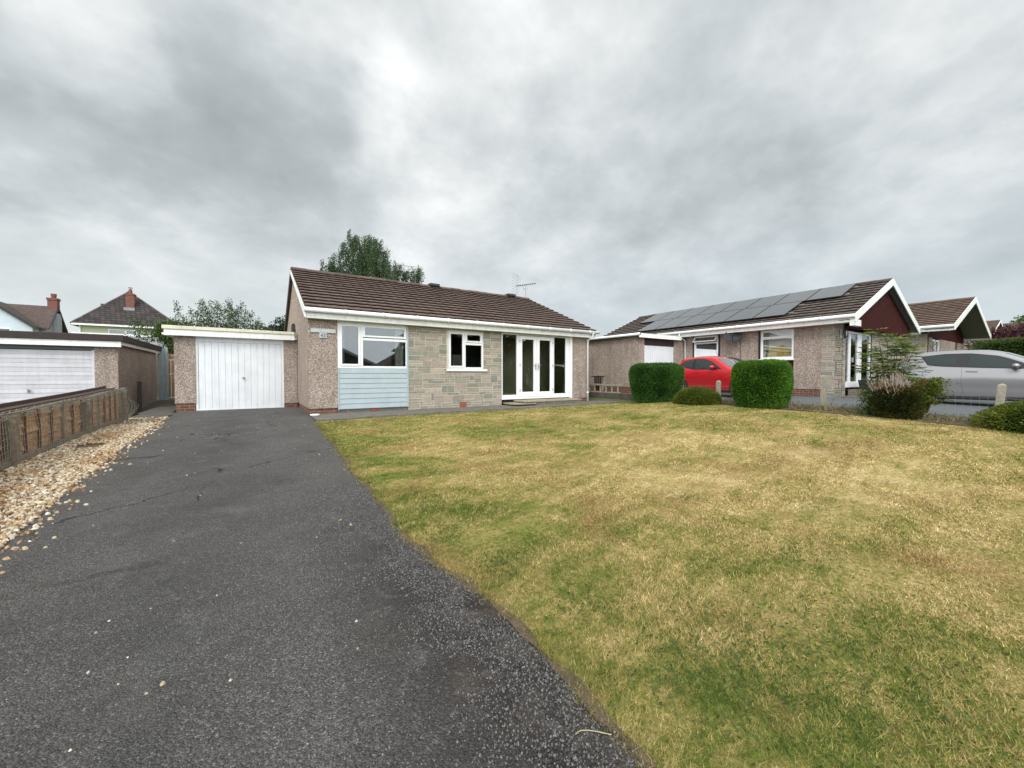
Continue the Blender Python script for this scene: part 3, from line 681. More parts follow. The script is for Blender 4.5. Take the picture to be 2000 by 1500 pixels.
# interior
mb = MB()
mb.box((1.4, YF+.3, .1), (10.45, yb-.3, .13), 0); mb.box((1.4, YF+.3, 2.40), (10.45, yb-.3, 2.43), 0)
mb.box((4.3, YF+.3, .13), (4.4, 15.5, 2.4), 0); mb.box((6.55, YF+.3, .13), (6.65, 16.5, 2.4), 0); mb.box((1.4, 15.0, .13), (6.6, 15.1, 2.4), 0)
mb.build('inner_rooms', 'interior', B)
mb = MB(); mb.box((6.66, 12.9, .13), (10.45, 13.0, 2.4)); mb.box((10.38, YF+.3, .13), (10.46, 12.9, 2.4)); mb.build('inner_wall', 'interior_green', B)
mb = MB(); mb.box((5.30, YF+.55, 1.0), (5.62, YF+.9, 1.66)); mb.box((5.67, YF+.9, .9), (5.8, YF+1.2, 1.55)); mb.build('cabinet', 'cabinet', B)
def curtain(x0, x1, y, z0, z1, mat='curtain'):
    mb = MB(); n = 24
    P = [(x0+(x1-x0)*i/n, y+.025*math.sin(i*1.9)) for i in range(n+1)]
    for (a, b), (c, d) in zip(P[:-1], P[1:]): mb.face([(a, b, z0), (c, d, z0), (c, d, z1), (a, b, z1)])
    return mb
curtain(3.33, 3.58, YF+.15, 1.2, 2.33).build('curtain', 'curtain', B, smooth=True)
curtain(1.86, 1.99, YF+.15, 1.2, 2.33).build('curtain', 'curtain', B, smooth=True)
curtain(4.96, 5.07, YF+.15, 1.2, 2.33).build('curtain', 'curtain', B, smooth=True)
# roof
L_ = math.hypot(RY_-EY, RZ-EZ); ca_, sa_ = (RY_-EY)/L_, (RZ-EZ)/L_
mb = MB(); X0, X1 = 1.03, 10.83
tiled_slope(mb, (X0, EY-.05, EZ-.0), (1, 0, 0), (0, ca_, sa_), (0, -sa_, ca_), X1-X0, L_+.03, 14)
tiled_slope(mb, (X1, BY+.05, EZ), (-1, 0, 0), (0, -ca_, sa_), (0, sa_, ca_), X1-X0, L_+.03, 14)
mb.prism([(X0, EY, EZ-.08), (X0, RY_, RZ-.08), (X0, BY, EZ-.08), (X0, BY, EZ), (X0, RY_, RZ), (X0, EY, EZ)], (X1-X0, 0, 0))
roof = mb.build('roof', 'tiles', B)
mb = MB(); ridge_tiles(mb, (X0, RY_, RZ+.05), (X1, RY_, RZ+.05)); mb.build('ridge_tiles', 'tiles', roof)
mb = MB()
for xx in (5.9, 9.6): 
    mb.box((xx, RY_-.2, RZ+.03), (xx+.42, RY_+.2, RZ+.14))
mb.build('ridge_vent', 'panel_frame', roof, bevel=.02)
mb = MB()
mb.box((X0+.02, EY-.0, EZ-.245), (X1-.02, EY+.03, EZ-.03)); mb.box((X0+.03, EY+.03, EZ-.235), (X1-.03, YF-.005, EZ-.215))
mb.build('fascia', 'fascia', roof, bevel=.004)
mb = MB()
for (xa) in (X0-.02, X1-.01):
    mb.prism([(xa, EY-.02, EZ-.235), (xa, RY_, RZ-.145), (xa, RY_, RZ-.015), (xa, EY-.02, EZ-.02)], (.03, 0, 0))
mb.build('bargeboard', 'fascia', roof)
mb = MB()
for (xa) in (X0-.02, X1-.01):
    mb.prism([(xa, RY_, RZ-.155), (xa, BY+.02, EZ-.2), (xa, BY+.02, EZ+.02), (xa, RY_, RZ+.02)], (.03, 0, 0))
mb.build('rear_bargeboard', 'panel_frame', roof)
mb = MB(); gutter(mb, (X0-.03, EY-.075, EZ-.045), (X1+.13, EY-.075, EZ-.045)); mb.build('gutter', 'upvc', roof, smooth=True)
mb = MB(); dpx = 10.60; mb.tube([(dpx+.05, EY-.075, EZ-.09), (dpx+.05, EY-.075, EZ-.19), (dpx, YF-.075, EZ-.33), (dpx, YF-.075, .02)], .038, 10); mb.tube([(dpx, YF-.075, .32), (dpx, YF-.075, .37)], .048, 10); mb.tube([(dpx+.05, EY-.075, EZ-.14), (dpx+.05, EY-.075, EZ-.05)], .055, 10); mb.tube([(dpx, YF-.075, EZ-.36), (dpx, YF-.075, EZ-.29)], .047, 10)
mb.build('downpipe', 'upvc', B, smooth=True)
# alarm/vent box low on the gable beside the garage roof
mb = MB(); mb.prism([(1.02, 14.7, 2.45), (1.02, 15.3, 2.45), (1.02, 15.3, 2.62), (1.02, 15.0, 2.72)], (.09, 0, 0)); mb.build('flashing', 'panel_frame', B)

# signs on the wall
S = thing('name_plate', (1.46, YF-.012, 2.12), 'long narrow grey name plate fixed high beside the left window', 'sign')
mb = MB(); mb.box((1.165, YF-.03, 2.085), (1.75, YF-.002, 2.19)); mb.build('plate', 'sign_plate', S, bevel=.004)
mb = MB()
for i, xx in enumerate(np.linspace(1.26, 1.60, 9)):
    if i == 3: continue
    mb.box((xx, YF-.036, 2.115), (xx+.012, YF-.03, 2.160)); mb.box((xx+.012, YF-.036, 2.15 if i % 2 else 2.115), (xx+.026, YF-.03, 2.160 if i % 2 else 2.125))
mb.build('worn_lettering', 'sign_letter_pale', S)
S = thing('number_plate', (1.45, YF-.012, 1.99), 'small square grey house number 43 plate under the name plate', 'sign')
mb = MB(); mb.box((1.365, YF-.03, 1.95), (1.535, YF-.002, 2.082)); mb.build('plate', 'sign_plate', S, bevel=.004)
def text_obj(txt, size, loc, rot, mat, parent, ext=.003, name='lettering'):
    cu = bpy.data.curves.new('txt', 'FONT'); cu.body = txt; cu.size = size; cu.extrude = ext; cu.align_x = 'CENTER'; cu.align_y = 'CENTER'; cu.offset = .002
    tmp = bpy.data.objects.new('tmp', cu); col.objects.link(tmp)
    dg = bpy.context.evaluated_depsgraph_get(); me = bpy.data.meshes.new_from_object(tmp.evaluated_get(dg)); bpy.data.objects.remove(tmp)
    o = bpy.data.objects.new(name, me); me.materials.clear(); me.materials.append(MATS[mat]); col.objects.link(o); o.parent = parent
    o.location = Vector(loc)-ORG; o.rotation_euler = rot; return o
text_obj('43', .125, (1.45, YF-.034, 2.012), (R(90), 0, 0), 'sign_letter', S)

# steps
S = thing('door_step', (8.6, 10.8, 0), 'two level stone slab step below the patio doors', 'step')
mb = MB(); mb.box((7.72, 10.46, -.02), (9.72, 11.09, .115)); mb.box((6.9, 10.62, -.02), (7.72, 11.09, .055)); mb.build('riser', 'grey_block', S)
mb = MB(); mb.box((7.25, 10.42, .118), (8.4, 11.09, .168)); mb.box((8.41, 10.44, .118), (9.76, 11.09, .165)); mb.build('slab', 'stone_step', S, bevel=.01)
mb = MB(); mb.box((6.85, 10.40, .056), (7.70, 11.09, .096)); mb.build('slab', 'stone_step', S, bevel=.01)
mb = MB(); mb.tube([(1.19, 10.62, .02), (1.19, 10.62, .045), (1.19, 10.62, .06)], [.10, .115, .09], 14); o = tag(mb.build('saucer', 'white_stone', smooth=True), 'small round white saucer on the near corner of the front path', 'saucer')

# aerial
A_ = thing('roof_aerial', (10.72, RY_, RZ+.05), 'thin grey television aerial on a short pole at the right end of the ridge', 'aerial')
ax = 10.72; az = RZ+.05
mb = MB(); mb.tube([(ax, RY_, az-.15), (ax, RY_, az+.66)], .022, 6); mb.build('mast', 'metal', A_)
mb = MB(); b0 = Vector((ax-.62, RY_-.05, az+.50)); b1 = Vector((ax+.62, RY_+.1, az+.80)); mb.tube([b0, b1], .016, 5)
for i in range(9):
    p = b0.lerp(b1, .12+i*.105); mb.tube([p+Vector((0, -.13, -.01)), p+Vector((0, .13, .01))], .011, 4); mb.tube([p+Vector((.03, 0, -.05)), p+Vector((-.0, 0, .05))], .010, 4)
mb.build('boom', 'aerial_metal', A_)
mb = MB(); c0 = b0+Vector((.0, 0, 0))
mb.tube([c0+Vector((.04, 0, -.52)), c0+Vector((.12, 0, .55))], .012, 4)
for i in range(9):
    z = -.42+i*.115; mb.tube([c0+Vector((-.28+z*.07, -.1, z+.06)), c0+Vector((.32+z*.07, .1, z-.06))], .006, 4)
mb.build('reflector', 'metal', A_)
mb = MB(); mb.tube([(ax-.2, RY_, az+.58), (ax-.12, RY_, az+.42), (ax, RY_, az+.4), (ax+.1, RY_, az+.5), (ax+.15, RY_, az+.68)], .012, 5); mb.build('bracket', 'metal', A_)

# ------------------------------------------------------------------ ATTACHED GARAGE
GY = 14.15
G = thing('garage', (-.4, GY, 0), 'flat roofed pebble dash garage with white vertical ribbed door left of the bungalow', 'garage')
mb = MB(); mb.box((-1.88, GY, .22), (-1.42, GY+.2, 2.15)); mb.box((.73, GY, .13), (1.10, GY+.2, 2.15)); mb.box((-1.88, GY+.2, .22), (-1.68, 20.4, 2.15)); mb.box((-1.68, 20.2, .1), (1.10, 20.4, 2.15)); mb.build('pebble_dash_wall', 'dash', G)
mb = MB(); mb.box((-1.86, GY+.02, -.2), (-1.42, GY+.2, .217)); mb.box((-1.86, GY+.2, -.2), (-1.70, 20.38, .217)); mb.box((.73, GY+.02, -.2), (1.10, GY+.2, .127)); mb.build('brick_plinth', 'brick', G)
mb = MB(); frame(mb, 'y', GY+.02, -1.42, .73, -.03, 2.12, .055, .07); mb.box((-1.365, GY+.03, 1.955), (.675, GY+.09, 2.065)); fr_ = mb.build('door_frame', 'door_white', G, bevel=.004)
mb = MB(); nb = 13; x0, x1 = -1.36, .67; bw = (x1-x0)/nb
for i in range(nb):
    a = x0+i*bw; mb.hexa([(a+.004, GY+.035, .03), (a+bw-.016, GY+.035, .03), (a+bw-.004, GY+.06, .03), (a-.004, GY+.06, .03), (a+.004, GY+.035, 1.95), (a+bw-.016, GY+.035, 1.95), (a+bw-.004, GY+.06, 1.95), (a-.004, GY+.06, 1.95)])
mb.box((x0, GY+.048, .03), (x1, GY+.075, 1.95)); mb.box((x0, GY+.025, .008), (x1, GY+.06, .045)); gd = mb.build('garage_door', 'door_white', G)
mb = MB(); mb.tube([(-.31, GY+.04, .92), (-.31, GY+.0, .92)], .035, 12); mb.box((-.325, GY-.03, .905), (-.295, GY+.0, .935)); mb.build('handle', 'metal', gd)
mb = MB()
mb.hexa([(-2.06, 13.97, 2.085), (1.02, 13.97, 2.085), (1.02, 14.0, 2.085), (-2.06, 14.0, 2.085), (-2.06, 13.97, 2.25), (1.02, 13.97, 2.25), (1.02, 14.0, 2.25), (-2.06, 14.0, 2.25)])
mb.box((-2.06, 14.0, 2.10), (-2.03, 20.5, 2.24)); mb.box((-2.03, 14.0, 2.12), (1.08, 20.5, 2.16)); mb.box((-2.20, 14.6, 2.15), (-2.063, 15.4, 2.2))
mb.build('fascia', 'fascia', G, bevel=.004)
mb = MB(); mb.hexa([(-2.10, 13.94, 2.253), (1.02, 13.94, 2.253), (1.02, 20.6, 2.253), (-2.10, 20.6, 2.253), (-2.10, 13.94, 2.355), (1.02, 13.94, 2.335), (1.02, 20.6, 2.33), (-2.10, 20.6, 2.35)]); mb.build('roof', 'cream_trim', G, bevel=.01)

# ------------------------------------------------------------------ LEFT NEIGHBOUR'S GARAGE
GX, Y0 = -3.3, 15.6
G2 = thing('garage', (-5, Y0, -.3), 'low garage at the left edge with brown roof edge and white horizontal slatted door', 'garage')
mb = MB(); mb.box((GX-.48, Y0, -.35), (GX, Y0+.2, 1.9)); mb.box((GX-.2, Y0+.2, -.35), (GX, 20.75, 1.9)); mb.box((-6.7, 20.55, -.35), (GX-.2, 20.75, 1.9)); mb.box((-6.9, Y0, -.35), (-6.5, 20.75, 1.9)); mb.build('pebble_dash_wall', 'dash', G2)
mb = MB(); mb.box((-6.5, Y0+.02, 1.70), (GX-.48, Y0+.18, 1.9)); mb.build('lintel', 'grey_soffit', G2)
mb = MB(); z = -.28; i = 0
while z < 1.66:
    h_ = .115; d_ = 0 if i % 2 else .012
    mb.hexa([(-6.48, Y0+.03+d_, z+.006), (GX-.50, Y0+.03+d_, z+.006), (GX-.50, Y0+.09, z+.006), (-6.48, Y0+.09, z+.006), (-6.48, Y0+.03, z+h_-.004), (GX-.50, Y0+.03, z+h_-.004), (GX-.50, Y0+.09, z+h_-.004), (-6.48, Y0+.09, z+h_-.004)]); z += h_; i += 1
mb.box((-6.48, Y0+.055, -.28), (GX-.5, Y0+.08, 1.68)); mb.box((GX-.53, Y0+.012, -.3), (GX-.48, Y0+.1, 1.7))
gd = mb.build('garage_door', 'door_grey_white', G2)
mb = MB(); mb.box((-5.05, Y0-.0, .56), (-4.99, Y0+.03, .62)); mb.tube([(-5.02, Y0-.03, .56), (-5.02, Y0-.03, .64)], .014, 8); mb.build('handle', 'metal', gd)
mb = MB(); mb.box((-7.1, Y0-.16, 1.80), (GX+.10, Y0-.13, 1.955)); mb.hexa([(GX+.08, Y0-.13, 1.86), (GX+.10, Y0-.13, 1.86), (GX+.10, 20.9, 1.86), (GX+.08, 20.9, 1.86), (GX+.08, Y0-.13, 1.955), (GX+.10, Y0-.13, 1.955), (GX+.10, 20.9, 1.955), (GX+.08, 20.9, 1.955)]); mb.build('white_fascia', 'fascia', G2)
mb = MB(); mb.box((-7.12, Y0-.2, 1.958), (GX+.16, 21, 2.14)); mb.box((-7.1, Y0-.12, 1.90), (GX+.06, 20.9, 1.957)); mb.build('roof', 'dark_brown', G2, bevel=.01)
# ------------------------------------------------------------------ passage items
o = MB().box((-3.22, 17.2, -.25), (-3.12, 17.3, .80)).build('fence_post', 'dark_post'); tag(o, 'dark timber post standing alone against the left garage side wall', 'post')
GP = thing('side_gate', (-3.1, 20.9, 0), 'grey blue painted timber board panel at the far end of the side passage', 'gate')
mb = MB(); 
for i in range(2): mb.box((-3.27+i*.12, 20.82, -.05), (-3.16+i*.12, 20.86, 2.02+.06*(i == 1)))
mb.build('board', 'grey_paint', GP)
MB().box((-3.03, 20.78, -.05), (-2.96, 20.86, 2.12)).build('post', 'grey_paint', GP)
GP = thing('metal_gate', (-2.3, 20.9, 0), 'white tubular metal gate across the narrow side passage', 'gate')
mb = MB(); 
for xx in (-2.88, -2.66, -2.38): mb.tube([(xx, 20.88, .08), (xx, 20.88, 1.62)], .016, 6)
for zz in (.1, 1.05, 1.62): mb.tube([(-2.94, 20.88, zz), (-2.3, 20.88, zz)], .016, 6)
mb.build('gate_frame', 'cream_trim', GP)
GP = thing('woven_fence', (-2.4, 22.5, 0), 'brown woven larch lap fence panel seen behind the white metal gate', 'fence')
mb = MB()
for i in range(17): mb.hexa([(-3.6, 22.46, .05+i*.11), (-1.5, 22.46, .05+i*.11), (-1.5, 22.5, .05+i*.11), (-3.6, 22.5, .05+i*.11), (-3.6, 22.50, .16+i*.11), (-1.5, 22.50, .16+i*.11), (-1.5, 22.52, .16+i*.11), (-3.6, 22.52, .16+i*.11)])
for xx in (-3.2, -2.6, -2.0): mb.box((xx, 22.42, 0), (xx+.05, 22.46, 1.95))
mb.build('panel', 'old_wood', GP)

# ------------------------------------------------------------------ LEFT TIMBER FENCE
m, t = newmat('fence_wood'); p = t.pos()
pp = t.vmath('MULTIPLY', p, (1, 3, 26)); nz = t.noise(pp, 1.2, 5, .65, 1.2)
c = t.ramp(nz, [(.28, (.26, .135, .07)), (.45, (.52, .30, .165)), (.6, (.70, .44, .26)), (.75, (.78, .55, .36))])
c = t.mix(t.mr(t.noise(p, 6, 4), .52, .8, 0, .5), c, (.12, .07, .04))
t.out(t.bsdf(c, .95, t.bump(nz, .8, .012), .1))
simple('capping', (.075, .045, .032), .9, .4, 14, .6, 60); simple('batten', (.15, .07, .042), .9, .4, 14, .6, 60); simple('grey_wood', (.21, .17, .125), .95, .45, 20, .7, 60)
F_ = thing('timber_fence', (-2.5, 9, 0), 'low weathered timber fence with vertical battens and wire netting beside the gravel', 'fence')
FY = [1.8, 4.4, 7.12, 9.6, 11.85]
def ftop(y): return float(np.interp(y, [1.8, 7.1, 9.6, 11.85], [.40, .53, .60, .68]))
for a, b in zip(FY[:-1], FY[1:]):
    mb = MB(); nseg = 6
    rows = 6
    for r_ in range(rows):
        for s_ in range(nseg):
            y0 = a+(b-a)*s_/nseg; y1 = a+(b-a)*(s_+1)/nseg
            z0a, z1a = g(-2.5, y0)+.03, ftop(y0); z0b, z1b = g(-2.5, y1)+.03, ftop(y1)
            f0, f1 = r_/rows, (r_+1)/rows; wv0 = .012*math.sin(y0*5+r_*2.1); wv1 = .012*math.sin(y1*5+r_*2.1)
            A0 = z0a+(z1a-z0a)*f0; A1 = z0a+(z1a-z0a)*f1+.012; B0 = z0b+(z1b-z0b)*f0; B1 = z0b+(z1b-z0b)*f1+.012
            mb.hexa([(-2.52, y0, A0), (-2.488+wv0, y0, A0), (-2.488+wv1, y1, B0), (-2.52, y1, B0), (-2.52, y0, A1), (-2.505+wv0*.3, y0, A1), (-2.505+wv1*.3, y1, B1), (-2.52, y1, B1)])
    mb.build('panel', 'fence_wood', F_)
    mb = MB(); n = 6
    for i in range(n+1):
        y = a+.07+(b-a-.14)*i/n; mb.hexa([(-2.485, y-.012, g(-2.5, y)), (-2.462, y-.012, g(-2.5, y)), (-2.462, y+.012, g(-2.5, y)), (-2.485, y+.012, g(-2.5, y)), (-2.49, y-.012, ftop(y)-.01), (-2.465, y-.012, ftop(y)-.01), (-2.465, y+.012, ftop(y)-.01), (-2.49, y+.012, ftop(y)-.01)])
    mb.build('batten', 'batten', F_)
    mb = MB(); mb.bar((-2.53, a, ftop(a)+.012), (-2.53, b, ftop(b)+.012), .07, .03); mb.bar((-2.72, a, ftop(a)+.06), (-2.72, b, ftop(b)+.06), .035, .06); mb.bar((-2.635, a, ftop(a)+.028), (-2.635, b, ftop(b)+.028), .14, .03); mb.build('capping_rail', 'capping', F_)
    MB().bar((-2.44, a, g(-2.5, a)+.03), (-2.44, b, g(-2.5, b)+.03), .03, .12).build('gravel_board', 'grey_wood', F_)
for y in FY:
    mb = MB(); mb.hexa([(-2.47, y-.042, -.25), (-2.37, y-.042, -.25), (-2.37, y+.042, -.25), (-2.47, y+.042, -.25), (-2.48, y-.038, ftop(y)-.01), (-2.385, y-.038, ftop(y)-.01), (-2.385, y+.038, ftop(y)-.01), (-2.48, y+.038, ftop(y)-.01)]); mb.build('post', 'grey_wood', F_, bevel=.008)
mb = MB()
y = 2.0
while y < 12.1:
    x = -2.435+.02*math.sin(y*4); mb.tube([(x, y, g(-2.5, y)+.03), (x+.012*math.sin(y*9), y+.015*math.sin(y*7), (ftop(y)+g(-2.5, y))/2), (x-.02, y, ftop(y)+.01), (x-.01, y+.02, ftop(y)+.035+  .02*math.sin(y*31))], .0032, 3, cap=False); y += .062
for k in range(9):
    pts = []
    for y in np.arange(2, 12.15, .3):
        zz = g(-2.5, y)+.05+(ftop(y)-g(-2.5, y)-.03)*k/8; pts.append((-2.432+.02*math.sin(y*4)-.002*k, y, zz+.008*math.sin(y*6+k)))
    mb.tube(pts, .0032, 3, cap=False)
for y in np.arange(2, 12.1, .045):      # frilled top edge of the netting, folded over the rail
    zt = ftop(y)+.02; mb.tube([(-2.45, y, zt), (-2.415+.02*math.sin(y*13), y+.02, zt-.035-.02*math.sin(y*41)), (-2.44, y+.03, zt-.07)], .0028, 3, cap=False)
for k in range(3): mb.tube([(-2.46+.02*k, y, ftop(y)+.012+.012*k+.008*math.sin(y*3+k)) for y in np.arange(2, 12.1, .25)], .005, 4, cap=False)
for k in range(5): # loose netting end by the garage
    y = 11.95+.07*k; mb.tube([(-2.44, y, .0), (-2.42+.03*k, y+.05*k, .3), (-2.46+.02*k, y+.02*k, .62-.05*k)], .003, 3, cap=False)
mb.build('wire_netting', 'wire_green', F_)

# ------------------------------------------------------------------ NEIGHBOUR'S BUNGALOW (right)
NX = 16.5; NYF = 5.07; NBY = 15.95; nEX, nEZ, nRX, nRZ = 16.08, 2.96, 19.75, 4.52
N = thing('bungalow', (NX, NYF, .25), 'bungalow on the right with solar panels and maroon boarded gable', 'bungalow')
wA = (9.32, 10.42, 1.55, 2.72); wB = (6.50, 7.64, 1.62, 2.72)
nW = 2.78; nRt = 2*nRX-NX
mb = MB(); wallrects(mb, 'x', NX, NX+.25, 5.66, NBY, .51, nW, [(wA[0]-.1, wA[1]+.07, 0.45, nW), (wB[0], wB[1]+.08, .45, nW)])
mb.box((NX+.25, NBY-.25, .51), (nRt, NBY, nW)); mb.box((nRt-.25, NYF+.25, .51), (nRt, NBY-.25, nW)); mb.build('pebble_dash_wall', 'dash_nb', N)
mb = MB(); mb.box((NX+.02, 5.67, .0), (NX+.25, NBY-.02, .508)); mb.build('brick_plinth', 'brick', N)
mb = MB(); mb.box((NX+.03, wB[0]+.01, .51), (NX+.2, wB[1]+.07, 1.57)); mb.box((NX+.03, wB[0]-.0, 1.57), (NX+.2, wB[1]+.07, nW)) if False else None
mb.box((NX+.03, wA[0]-.09, .51), (NX+.2, wA[1]+.06, 1.50)); mb.build('maroon_panel', 'maroon', N)
mb = MB(); mb.box((NX+.015, wB[1], 1.57), (NX+.2, wB[1]+.075, nW)); mb.box((NX+.015, wA[0]-.095, 1.5), (NX+.2, wA[0]-.0, nW)); mb.box((NX+.015, wA[1], 1.5), (NX+.2, wA[1]+.065, nW)); mb.build('dark_jamb', 'black', N)
stone_wall('stone_wall', 'x', NX, NYF+.0, 5.655, .12, 2.74, [], N, seed=5)
# front gable wall (faces -Y)
stone_wall('stone_wall', 'y', NYF, NX+.0, 16.78, .12, 2.62, [], N, seed=6)
stone_wall('stone_wall', 'y', NYF, 19.45, nRt, .12, 2.62, [], N, seed=9)
window('window', 'x', NX, wB[0], wB[1], wB[2], wB[3], [('h', wB[0]+.06, wB[1]-.06, 2.38, 2.44), ('s', wB[0]+.03, wB[1]-.03, 2.42, 2.69), ('g', wB[0]+.06, wB[1]-.06, wB[2]+.08, 2.38)], N, t_=.075, sill=(wB[0]-.03, wB[1]+.05, wB[2]-.06, wB[2]), inset=.02)
wn = window('window', 'x', NX, wA[0], wA[1], wA[2], wA[3], [('h', wA[0]+.06, wA[1]-.06, 2.38, 2.44), ('g', wA[0]+.06, wA[1]-.06, wA[2]+.08, 2.38)], N, t_=.07, inset=.02)
mb = MB()   # top-hung vent standing open
fr0 = [(NX+.0, 2.70), (NX-.13, 2.46)]
def sl3(u, k): a, b = fr0; return (a[0]+(b[0]-a[0])*k, u, a[1]+(b[1]-a[1])*k)
for (ua, ub, ka, kb) in ((wA[0]+.02, wA[0]+.08, 0, 1), (wA[1]-.08, wA[1]-.02, 0, 1), (wA[0]+.08, wA[1]-.08, 0, .22), (wA[0]+.08, wA[1]-.08, .8, 1)):
    q = [sl3(ua, ka), sl3(ub, ka), sl3(ub, kb), sl3(ua, kb)]; mb.prism(q, (-.03, 0, -.0))
v_ = mb.build('vent_sash', 'upvc', wn)
mb = MB(); mb.face([sl3(wA[0]+.08, .2), sl3(wA[1]-.08, .2), sl3(wA[1]-.08, .82), sl3(wA[0]+.08, .82)]); mb.build('vent_pane', 'glass', wn)
def ycurtain(y0, y1, x, z0, z1):
    mb = MB(); n = 30; P = [(x+.03*math.sin(i*1.7), y0+(y1-y0)*i/n) for i in range(n+1)]
    for (a, b), (c, d) in zip(P[:-1], P[1:]): mb.face([(a, b, z0), (c, d, z0), (c, d, z1), (a, b, z1)])
    return mb
ycurtain(wA[0], wA[1], NX+.35, 1.5, 2.7).build('curtain', 'ochre_curtain', N, smooth=True)
mb = MB(); mb.face([(NX+.3, wB[0], 1.6), (NX+.3, wB[1], 1.6), (NX+.3, wB[1], 2.0), (NX+.3, wB[0]+.5, 2.15), (NX+.3, wB[0], 1.85)][::1]); mb.build('blind', 'ochre_curtain', N)
mb = MB(); mb.face([(NX+.33, wB[0], 1.6), (NX+.33, wB[1], 1.6), (NX+.33, wB[1], 2.75), (NX+.33, wB[0], 2.75)]); mb.build('blind', 'curtain', N)
# patio doors in the front
mb = MB(); y_ = NYF+.03
frame(mb, 'y', y_, 16.80, 19.35, .58, 2.53, .08, .08)
for a, b in ((17.22, 17.36), (18.05, 18.42)): mb.box((a, y_, .66), (b, y_+.08, 2.45))
mb.box((16.80, y_-.02, .58), (19.35, y_+.0, .78))
pf = mb.build('patio_door', 'upvc', N, bevel=.006)
for a, b in ((16.88, 17.22), (17.36, 18.05), (18.42, 19.27)): pane('y', y_+.04, a, b, .78, 2.45, pf)
MB().box((19.35, NYF+.02, .3), (19.45, NYF+.2, 2.62)).build('dark_jamb', 'trim_black', N)
MB().box((17.42, y_-.05, 1.45), (17.5, y_-.0, 1.62)).build('handle', 'metal', pf)
mb = MB(); mb.box((NX+.3, NYF+2.4, .3), (nRt-.3, NYF+2.5, nW)); mb.box((NX+1.5, NYF+2.6, .3), (NX+1.6, NBY-.3, nW)); mb.box((NX+.3, NYF+.3, 2.70), (nRt-.3, NBY-.3, 2.74)); mb.build('inner_rooms', 'interior', N)
mb = MB(); mb.box((16.6, 4.3, .1), (19.5, NYF-.02, .30)); mb.box((16.55, 4.05, .1), (19.5, 4.3, .40)); mb.box((17.0, 4.55, .3), (19.3, NYF-.02, .52)); mb.build('front_step', 'grey_block', N)
# maroon boarded gable
s2 = (nRZ-nEZ)/(nRX-nEX)
mb = MB(); x = NX+.03; bw = .14; yg = 4.82
while x < nRt-.03:
    x2 = min(x+bw, nRt-.03)
    def gzt(xx): return nRZ-.20-s2*abs(xx-nRX)
    za, zb = max(2.60, gzt(x)), max(2.60, gzt(x2)); dd = .012
    pl_ = [(x+.004, yg-dd, 2.60), (x2-.004, yg-dd, 2.60), (x2-.004, yg-dd, zb), (x+.004, yg-dd, za)]
    if x < nRX < x2: pl_.insert(3, (nRX, yg-dd, gzt(nRX)))
    mb.prism(pl_, (0, .03, 0)); x = x2
mb.box((NX+.02, yg+.1, 2.60), (nRt-.02, NYF+.1, 2.64)); mb.prism([(NX+.02, yg, 2.60), (nRt-.02, yg, 2.60), (nRt-.02, yg, max(2.61, gzt(nRt-.02))), (nRX, yg, gzt(nRX)), (NX+.02, yg, max(2.61, gzt(NX+.02)))], (0, .1, 0))
mb.build('gable_cladding', 'maroon', N)
# roof
VY = 4.62; L2 = math.hypot(nRX-nEX, nRZ-nEZ); c2, s2_ = (nRX-nEX)/L2, (nRZ-nEZ)/L2; RYB = NBY+.1
mb = MB()
tiled_slope(mb, (nEX-.05*c2, RYB, nEZ-.05*s2_), (0, -1, 0), (c2, 0, s2_), (-s2_, 0, c2), RYB-VY, L2+.06, 12)
xe2 = 2*nRX-nEX
tiled_slope(mb, (xe2+.05*c2, VY, nEZ-.05*s2_), (0, 1, 0), (-c2, 0, s2_), (s2_, 0, c2), RYB-VY, L2+.06, 12)
mb.prism([(nEX, VY+.02, nEZ-.08), (nRX, VY+.02, nRZ-.08), (xe2, VY+.02, nEZ-.08), (xe2, VY+.02, nEZ), (nRX, VY+.02, nRZ), (nEX, VY+.02, nEZ)], (0, RYB-VY-.04, 0))
nroof = mb.build('roof', 'tiles_nb', N)
mb = MB(); ridge_tiles(mb, (nRX, VY, nRZ+.04), (nRX, RYB, nRZ+.04)); mb.build('ridge_tiles', 'tiles_nb', nroof)
mb = MB()
for yy in (VY-.03, RYB):
    for sgn, xe in ((1, nEX), (-1, xe2)):
        mb.prism([(xe-sgn*.04, yy, nEZ-.24), (nRX, yy, nRZ-.2), (nRX, yy, nRZ+.05), (xe-sgn*.04, yy, nEZ+.02)], (0, .03, 0))
mb.build('bargeboard', 'fascia', nroof)
mb = MB()
for sgn, xe in ((1, nEX), (-1, xe2)): mb.prism([(xe, VY, nEZ-.17), (nRX, VY, nRZ-.15), (nRX, VY, nRZ-.13), (xe, VY, nEZ-.15)], (0, NYF-VY, 0))
mb.build('soffit', 'grey_soffit', nroof)
mb = MB(); mb.box((nEX+.0, VY, nEZ-.24), (nEX+.03, RYB, nEZ-.03)); mb.box((nEX+.03, VY+.03, nEZ-.23), (NX-.005, RYB-.03, nEZ-.21)); mb.box((nEX-.02, VY-.0, nEZ-.36), (NX+.1, VY+.14, nEZ-.16)); mb.box((xe2-.03, VY, nEZ-.24), (xe2, RYB, nEZ-.03)); mb.build('fascia', 'fascia', nroof)
mb = MB(); gutter(mb, (nEX-.07, VY, nEZ-.045), (nEX-.07, RYB, nEZ-.045)); mb.build('gutter', 'upvc', nroof, smooth=True)
mb = MB(); mb.tube([(nEX-.07, 10.82, nEZ-.1), (nEX-.07, 10.82, nEZ-.2), (NX-.06, 10.82, nEZ-.4), (NX-.06, 10.82, .3)], .036, 10); mb.build('downpipe', 'upvc', N, smooth=True)
